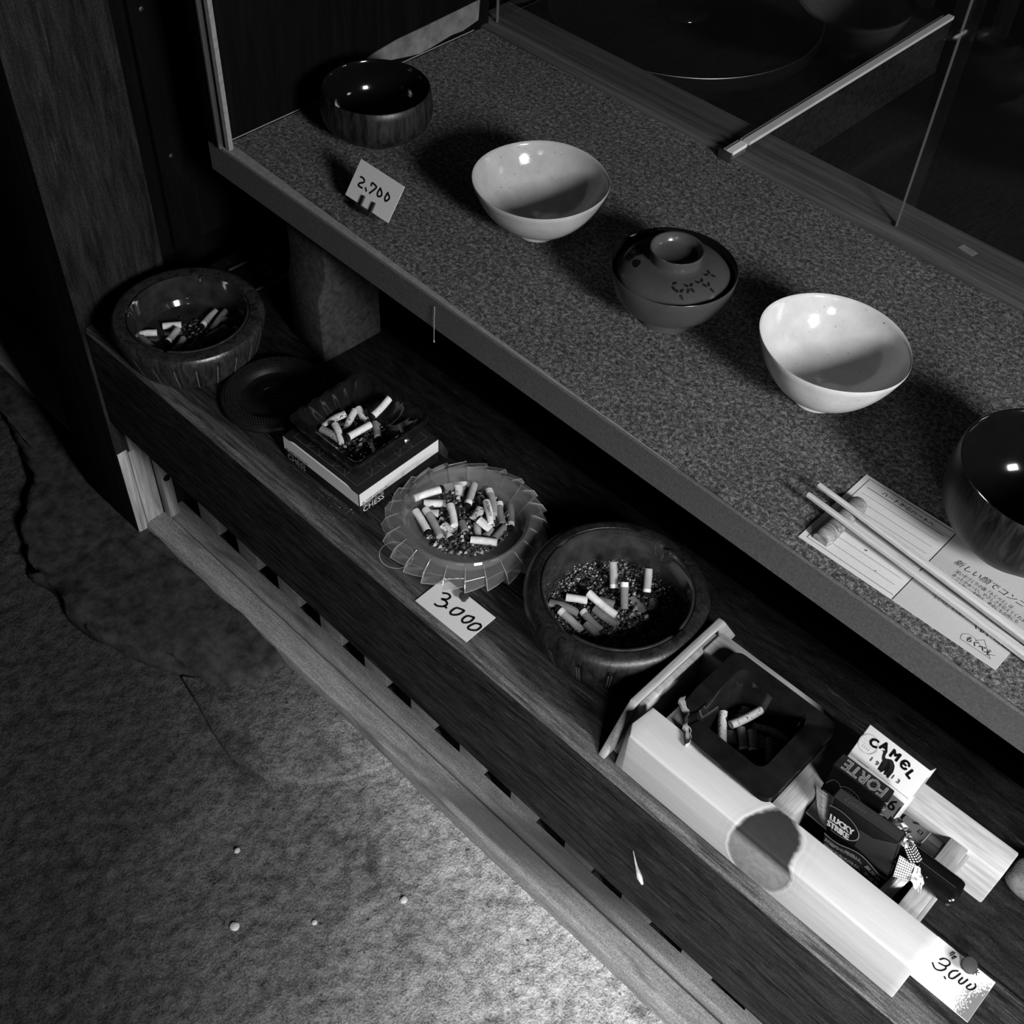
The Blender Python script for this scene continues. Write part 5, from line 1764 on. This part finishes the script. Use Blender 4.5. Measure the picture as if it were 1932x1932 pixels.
CAMEL = [(-0.0084, 0.0043), (-0.0073, 0.0049), (-0.0049, 0.0047), (-0.0046, 0.0029), (-0.004, 0.0008), (-0.0025, 0.0003), (-0.0008, 0.0014), (0.0008, 0.0025), (0.0026, 0.0023), (0.0041, 0.0008), (0.0055, -0.0001), (0.0064, -0.0022), (0.0072, -0.0049), (0.0065, -0.0052), (0.007, -0.007), (0.007, -0.0094), (0.0069, -0.0122), (0.0055, -0.0122), (0.006, -0.0115), (0.0063, -0.009), (0.0058, -0.0065), (0.0047, -0.0052), (0.0049, -0.0074), (0.0046, -0.011), (0.0026, -0.0119), (0.0032, -0.0113), (0.0037, -0.0086), (0.0039, -0.0055), (0.0033, -0.0036), (0.0014, -0.0044), (0.0, -0.0047), (0.0001, -0.007), (0.0004, -0.0096), (0.0003, -0.0119), (-0.001, -0.012), (-0.0005, -0.0112), (-0.0005, -0.0091), (-0.0011, -0.0064), (-0.0012, -0.0089), (-0.0017, -0.0112), (-0.003, -0.0118), (-0.0022, -0.0108), (-0.002, -0.0073), (-0.0023, -0.0043), (-0.0038, -0.0032), (-0.0052, -0.0017), (-0.0061, 0.0005), (-0.0065, 0.003)]
bmx = bmesh.new()
vv = [bmx.verts.new(Fc((p[0] - 0.0003, p[1] * 0.9 + 0.0018))) for p in CAMEL]
bmx.faces.new(vv)
bmesh.ops.triangulate(bmx, faces=bmx.faces[:])
me = bpy.data.meshes.new('animal_print')
bmx.to_mesh(me)
bmx.free()
me.materials.append(M['ink'])
ob = bpy.data.objects.new('animal_print', me)
COL.objects.link(ob)
ob.parent = CM
for ch, u, v, rt in (('C', -0.0168, 0.0057, 0.22), ('A', -0.0088, 0.0086, 0.10), ('M', 0.0010, 0.0082, -0.02), ('Є', 0.0105, 0.0068, -0.16), ('L', 0.0175, 0.0040, -0.28)):
    text(ch, 0.0092, CM, Fc, M['ink'], u, v, align='CENTER', bold=0.00050, rot=rt, sx=1.10)
for ch, u, v in (('1', -0.0113, -0.0055), ('9', -0.0061, -0.0053), ('1', 0.0088, -0.0060), ('3', 0.0138, -0.0062)):
    text(ch, 0.0048, CM, Fc, M['grey_ink'], u, v, align='CENTER', bold=0.00022, sx=1.1)
m = MB()
Fe = frame((0, 0, cz), (1, 0, 0), (0, 0, 1), 0.0003)
for r_ in (0.0078, 0.0072):
    ribbon(m, [(-0.0195 + r_ * math.cos(2 * PI * i / 24), 0.0025 + r_ * math.sin(2 * PI * i / 24)) for i in range(24)], 0.0004, Fe, True)
ribbon(m, [(-0.0268, 0.0040), (-0.0122, 0.0040)], 0.0003, Fe)
ribbon(m, [(-0.0268, 0.0014), (-0.0122, 0.0014)], 0.0003, Fe)
m.build('embossed_seal', M['pale_clay'], CM)
text('1913', 0.0036, CM, Fe, M['pale_clay'], -0.0195, -0.0012, align='CENTER')
m = MB()
ribbon(m, [(-hw3 + 0.0005, -0.0120), (hw3 - 0.0005, -0.0120)], 0.00035, Fe)
ribbon(m, [(-hw3 + 0.009, -0.0123), (-hw3 + 0.018, -0.0123)], 0.0009, Fe)
m.build('lid_seam', M['grey_ink'], CM)
m = MB()
Fs = frame((hw3, 0, 0), (0, 1, 0), (0, 0, 1), 0.0003)
for i in range(7):
    ribbon(m, [(0.006 + i * 0.0016, H3 - 0.026), (0.006 + i * 0.0016, H3 - 0.008)], 0.0005, Fs)
m.build('side_print', M['grey_ink'], CM)

m = MB()
F6 = frame((0, 0, 0), (1, 0, 0), (0, 0, 1), 0.0003)
m.add([F6(p) for p in ((-hw3 + 0.0008, 0.001), (hw3 - 0.0008, 0.001), (hw3 - 0.0008, 0.0556), (-hw3 + 0.0008, 0.0570))], [(0, 1, 2, 3)])
m.build('grey_body_panel', M['grey_card'], CM)
F6 = frame((0, 0, 0), (1, 0, 0), (0, 0, 1), 0.0006)
text('6', 0.0125, CM, F6, M['ink'], 0.0205, 0.0487, align='CENTER', bold=0.00015, sx=1.1)
m = MB()
ribbon(m, [(0.0150, 0.0395), (0.0190, 0.0398)], 0.0005, F6)
ribbon(m, [(0.0262, 0.0520), (0.0262, 0.0420)], 0.0006, F6)
m.build('ruled_mark', M['ink'], CM)

# crushed soft packet: dotted body, black dotted flap, foil liner, crumpled end
SP = thing('soft_packet', 'crushed dotted soft packet with bright foil right of the black packet', 'packet', (-0.0395, 0.5120, 0.0), (0, 0, 0))


def crumple(loops, amp, seed):
    rg = random.Random(seed)
    return [[(p[0] + (rg.random() - 0.5) * amp, p[1] + (rg.random() - 0.5) * amp, p[2] + (rg.random() - 0.5) * amp) for p in L] for L in loops]


def seg_loop(c, hx_, hy_, n=12, ang=0.0):
    out = []
    for i in range(n):
        a = 2 * PI * i / n
        x, y = hx_ * math.copysign(abs(math.cos(a)) ** 0.6, math.cos(a)), hy_ * math.copysign(abs(math.sin(a)) ** 0.6, math.sin(a))
        out.append((c[0] + x * math.cos(ang) - y * math.sin(ang), c[1] + x * math.sin(ang) + y * math.cos(ang), c[2]))
    return out


body = [seg_loop((-0.0005 + 0.1 * (z - 0.03), -0.010 + 0.15 * (z - 0.03), z), 0.0048, 0.0050, 12, 0.3) for z in (0.004, 0.022, 0.045, 0.0655)]
MB().loft(crumple(body, 0.0015, 1)).build('body', M['white_pack'], SP)
# the dotted front and the black dotted flap are flat panels
def quad_uv(c):
    c = [Vector(p) - Vector((-0.0395, 0.5120, 0.0)) for p in c]
    n = (c[1] - c[0]).cross(c[3] - c[0]).normalized()
    if n.z < 0:
        n = -n
    return lambda u, v, e: (c[0] * (1 - u) * (1 - v) + c[1] * u * (1 - v) + c[2] * u * v + c[3] * (1 - u) * v) + n * e


def dotted(name, corners, base, dot, nu, nv, rad):
    q = quad_uv(corners)
    m = MB().add([q(0, 0, 0), q(1, 0, 0), q(1, 1, 0), q(0, 1, 0), q(0, 0, -0.0006), q(1, 0, -0.0006), q(1, 1, -0.0006), q(0, 1, -0.0006)], [(0, 1, 2, 3), (7, 6, 5, 4), (0, 4, 5, 1), (1, 5, 6, 2), (2, 6, 7, 3), (3, 7, 4, 0)])
    p = m.build(name, base, SP)
    m = MB()
    for i in range(nu):
        for k2 in range(nv):
            u, v = (i + 0.5) / nu, (k2 + 0.5) / nv
            m.add([q(u + rad * math.cos(a) / nu, v + rad * math.sin(a) / nv, 0.0003) for a in [PI * t / 4 for t in range(8)]], [tuple(range(8))])
    tag(m.build('dots', dot, p), kind='stuff')


dotted('front_panel', [(-0.0470, 0.5032, 0.0740), (-0.0350, 0.5078, 0.0700), (-0.0312, 0.4978, 0.0640), (-0.0420, 0.4905, 0.0660)], M['pale_clay'], M['ink'], 8, 8, 0.28)
dotted('black_flap', [(-0.0482, 0.5079, 0.0785), (-0.0460, 0.5130, 0.0770), (-0.0340, 0.5104, 0.0705), (-0.0387, 0.5030, 0.0745)], M['dark_card'], M['pale_ink'], 3, 7, 0.32)
dotted('black_flap', [(-0.0460, 0.5130, 0.0770), (-0.0466, 0.5206, 0.0740), (-0.0338, 0.5168, 0.0665), (-0.0340, 0.5104, 0.0705)], M['dark_card'], M['pale_ink'], 3, 7, 0.32)


def foil_sheet(name, O, U, V, nu, nv, amp, seed, mat):
    rg = random.Random(seed)
    O, U, V = Vector(O), Vector(U), Vector(V)
    n = U.cross(V).normalized()
    vs, fs = [], []
    for j2 in range(nv + 1):
        for i in range(nu + 1):
            p = O + U * (i / nu) + V * (j2 / nv) + n * (rg.random() - 0.5) * amp + U.normalized() * (rg.random() - 0.5) * amp * 0.5
            vs.append(p)
    for j2 in range(nv):
        for i in range(nu):
            a = j2 * (nu + 1) + i
            fs += [(a, a + 1, a + nu + 2), (a, a + nu + 2, a + nu + 1)]
    return MB().add(vs, fs).build(name, mat, SP)


foil_sheet('foil_liner', (-0.0295, 0.0053, 0.0820), (0.0060, 0.0080, -0.0010), (0.0125, -0.0050, 0.0010), 4, 5, 0.005, 2, M['foil'])
foil_sheet('foil_liner', (-0.0180, 0.0005, 0.0825), (0.0030, 0.0090, -0.0030), (0.0110, -0.0045, -0.0030), 4, 5, 0.0045, 3, M['foil'])
foil_sheet('foil_liner', (-0.0165, -0.0010, 0.0815), (0.0010, 0.0040, -0.0060), (0.0090, -0.0020, -0.0030), 3, 4, 0.0035, 8, M['white_plastic'])
foil_sheet('crumpled_end', (0.0040, -0.0040, 0.0690), (0.0040, -0.0130, -0.0030), (0.0110, 0.0010, -0.0040), 5, 5, 0.0050, 5, M['white_plastic'])
foil_sheet('crumpled_end', (0.0050, -0.0010, 0.0680), (0.0100, -0.0080, -0.0010), (0.0020, -0.0060, -0.0060), 5, 4, 0.0045, 6, M['white_plastic'])

# black lighter lying across the right cross board
LT = thing('lighter', 'black oval lighter lying across the right cross board', 'lighter', (-0.0035, 0.5165, 0.0585), (0, math.radians(3), math.radians(3)))
m = MB()
lo = []
for (x, s) in ((-0.046, 1.0), (-0.0015, 1.0), (0.0012, 0.96), (0.0026, 0.86), (0.0030, 0.70)):
    lo.append([(x, 0.0118 * s * math.copysign(abs(math.cos(a)) ** 0.7, math.cos(a)), 0.0062 * s * math.copysign(abs(math.sin(a)) ** 0.7, math.sin(a))) for a in [2 * PI * k / 28 for k in range(28)]])
m.loft(lo)
m.build('tank', M['black_plastic'], LT, smooth=True, angle=40)
m = MB()
m.loft([[(0.0030, 0.0075 * math.cos(a), 0.0034 * math.sin(a)) for a in [2 * PI * k / 20 for k in range(20)]], [(0.0036, 0.0070 * math.cos(a), 0.0030 * math.sin(a)) for a in [2 * PI * k / 20 for k in range(20)]]])
m.build('base_ring', M['lacquer'], LT, smooth=True, angle=40)
m = MB()
ribbon(m, [(-0.050, 0.0), (-0.002, 0.0)], 0.0004, frame((0, 0, 0.0062), (1, 0, 0), (0, 1, 0)))
m.build('seam', M['dim_ink'], LT)

# pale capped lighter lying in the compartment
L2 = thing('lighter', 'pale capped lighter lying behind the black one, against the rear board', 'lighter', (-0.0420, 0.5555, 0.0300), (0, 0, math.radians(-2)))
m = MB()


def ov(x, s=1.0):
    return [(x, 0.0105 * s * math.copysign(abs(math.cos(a)) ** 0.75, math.cos(a)), 0.0075 * s * math.copysign(abs(math.sin(a)) ** 0.75, math.sin(a))) for a in [2 * PI * k / 24 for k in range(24)]]


m.loft([ov(-0.022), ov(-0.0002)])
m.build('sleeve', M['grey_card'], L2, smooth=True, angle=40)
m = MB()
m.loft([ov(0.0, 0.98), ov(0.0085, 0.98), ov(0.0120, 0.90), ov(0.0128, 0.75)])
m.build('clear_tank', plain('milky_plastic', 0.42, 0.25, 0.2, 60), L2, smooth=True, angle=40)
m = MB()
ribbon(m, [(-0.0003, -0.009), (-0.0003, 0.009)], 0.0006, frame((0, 0, 0.0076), (1, 0, 0), (0, 1, 0)))
m.build('bright_seam', M['pale_ink'], L2)
m = MB()
Fl = frame((0, 0, 0.0076), (1, 0, 0), (0, 1, 0), 0.0002)
ribbon(m, [(-0.014, 0.001), (-0.011, 0.003)], 0.0016, Fl)
for a, b2 in (((-0.0075, -0.0035), (-0.0045, -0.0035)), ((-0.0045, -0.0035), (-0.0045, -0.0008)), ((-0.0045, -0.0008), (-0.0075, -0.0008)), ((-0.0075, -0.0008), (-0.0075, -0.0035))):
    ribbon(m, [a, b2], 0.0006, Fl)
m.build('label_print', M['ink'], L2)
m = MB()
ribbon(m, [(0.004, 0.0), (0.0085, 0.0)], 0.0065, Fl)
m.build('clear_label', M['paper'], L2)

# perforated paper slip curling up at the left of the packets
SLp = thing('paper_slip', 'perforated paper slip curling up left of the black packet', 'paper')
CS = [Vector((-0.1245, 0.5130, 0.0640)), Vector((-0.0985, 0.5150, 0.0745)), Vector((-0.0930, 0.5160, 0.0240)), Vector((-0.1110, 0.5140, 0.0240))]


def slip_pt(u, v):
    p = CS[0] * (1 - u) * v + CS[1] * u * v + CS[2] * u * (1 - v) + CS[3] * (1 - u) * (1 - v)
    return p + Vector((0, -0.004 * math.sin(PI * u) - 0.0015 * math.sin(PI * v), 0))


m = MB()
nu, nv = 8, 8
vs = [slip_pt(i / nu, j2 / nv) for j2 in range(nv + 1) for i in range(nu + 1)]
fs = []
for j2 in range(nv):
    for i in range(nu):
        a = j2 * (nu + 1) + i
        fs.append((a, a + 1, a + nu + 2, a + nu + 1))
MB().add(vs, fs).build('slip', M['pale_clay'], SLp, smooth=True)


def slip_F(u, v):
    p = slip_pt(u, v)
    du, dv = slip_pt(u + 0.01, v) - p, slip_pt(u, v + 0.01) - p
    n = du.cross(dv).normalized()
    return p + n * 0.0003


m = MB()
for i in range(16):
    u = (i + 0.5) / 16
    m.add([slip_F(u - 0.014, 0.945), slip_F(u + 0.014, 0.945), slip_F(u + 0.014, 0.965), slip_F(u - 0.014, 0.965)], [(0, 1, 2, 3)])
m.build('perforations', M['ink'], SLp)
for u0, t in ((0.24, 'でください'), (0.55, 'たばこは')):
    for k2, ch in enumerate(t):
        v0 = 0.80 - k2 * 0.115
        Fs2 = (lambda p, u0=u0, v0=v0: slip_F(u0 + p[0] / 0.026, v0 + p[1] / 0.05))
        text(ch, 0.0046, SLp, Fs2, M['grey_ink'], 0.0, 0.0, align='CENTER')
# grey sheet lying between the two black packets
m = MB()
m.loft([[(-0.092, 0.5075, 0.070), (-0.0545, 0.5065, 0.072), (-0.0545, 0.5205, 0.074), (-0.072, 0.5215, 0.074)], [(-0.092, 0.5075, 0.0705), (-0.0545, 0.5065, 0.0725), (-0.0545, 0.5205, 0.0745), (-0.072, 0.5215, 0.0745)]])
tag(m.build('grey_card', M['grey_card']), 'grey card edge showing between the two black packets', 'card')

# patterned mat strip behind the turned ashtray
PM = thing('patterned_mat', 'dark strip with flower pattern lying behind the turned ashtray', 'mat', (-0.976, 0.612, 0.0002), (0, 0, math.radians(-2)))
MB().box(-0.030, 0.030, 0.0, 0.125, 0, 0.0016).build('cloth', M['dark_gap'], PM)
Fm = frame((0, 0, 0.0016), (1, 0, 0), (0, 1, 0), 0.0002)
m = MB()
for u in (-0.025, 0.025):
    ribbon(m, [(u, 0.001), (u, 0.124)], 0.0035, Fm)
m.build('stripe', M['dim_ink'], PM)
for (cx, cy) in ((0.0, 0.030), (0.0, 0.085)):
    m = MB()
    for q in range(6):
        a = 2 * PI * q / 6 + 0.3
        c0 = Vector((cx + 0.0085 * math.cos(a), cy + 0.0085 * math.sin(a)))
        m.add([Fm((c0.x + 0.0042 * math.cos(t) * (1.2 if abs(math.cos(t)) > 0.7 else 1), c0.y + 0.0036 * math.sin(t))) for t in [2 * PI * k / 12 for k in range(12)]], [tuple(range(12))])
    m.add([Fm((cx + 0.003 * math.cos(t), cy + 0.003 * math.sin(t))) for t in [2 * PI * k / 12 for k in range(12)]], [tuple(range(12))])
    m.build('flower_print', M['dim_ink'], PM)

# small grey cloth bundle at the right edge
m = MB()
lo = []
for i, (z, s) in enumerate(((0.0004, 0.92), (0.004, 1.0), (0.010, 0.96), (0.014, 0.75), (0.016, 0.35))):
    lo.append([(0.034 + 0.020 * s * math.cos(a) + 0.001 * math.sin(3 * a), 0.603 + 0.020 * s * math.sin(a) + 0.0012 * math.cos(4 * a), z + 0.0008 * math.sin(5 * a) * s) for a in [2 * PI * k / 28 for k in range(28)]])
m.loft(lo)
tag(m.build('cloth_pad', M['cloth'], smooth=True, angle=60), 'small grey woven pad at the right end behind the wooden box', 'pad')

# pebbles on the floor
for (x, y, s, lab) in ((-0.591, 0.254, 0.0036, 'pale pebble on the floor farther from the sill, upper of two'), (-0.524, 0.200, 0.0052, 'largest pale pebble alone on the earth floor'), (-0.422, 0.345, 0.0044, 'pale pebble on the bright mortar nearest the sill'), (-0.4695, 0.262, 0.0030, 'small pale pebble between the larger floor pebbles')):
    rg = random.Random(int(-x * 1000))
    m = MB()
    lo = []
    for (z, k2) in ((-0.7, 0.6), (0.0, 1.0), (0.5, 0.8), (0.8, 0.35)):
        lo.append([(s * k2 * math.cos(a) * (0.9 + 0.25 * rg.random()), s * k2 * math.sin(a) * (0.9 + 0.25 * rg.random()), z * s * 0.7) for a in [2 * PI * q / 9 for q in range(9)]])
    m.loft(lo)
    o = m.build('pebble', M['pebble'], smooth=True)
    o.location = (x, y, FZ + 0.001 + floor_height(x, y))
    tag(o, lab, 'pebble', 'pale pebbles on the floor')
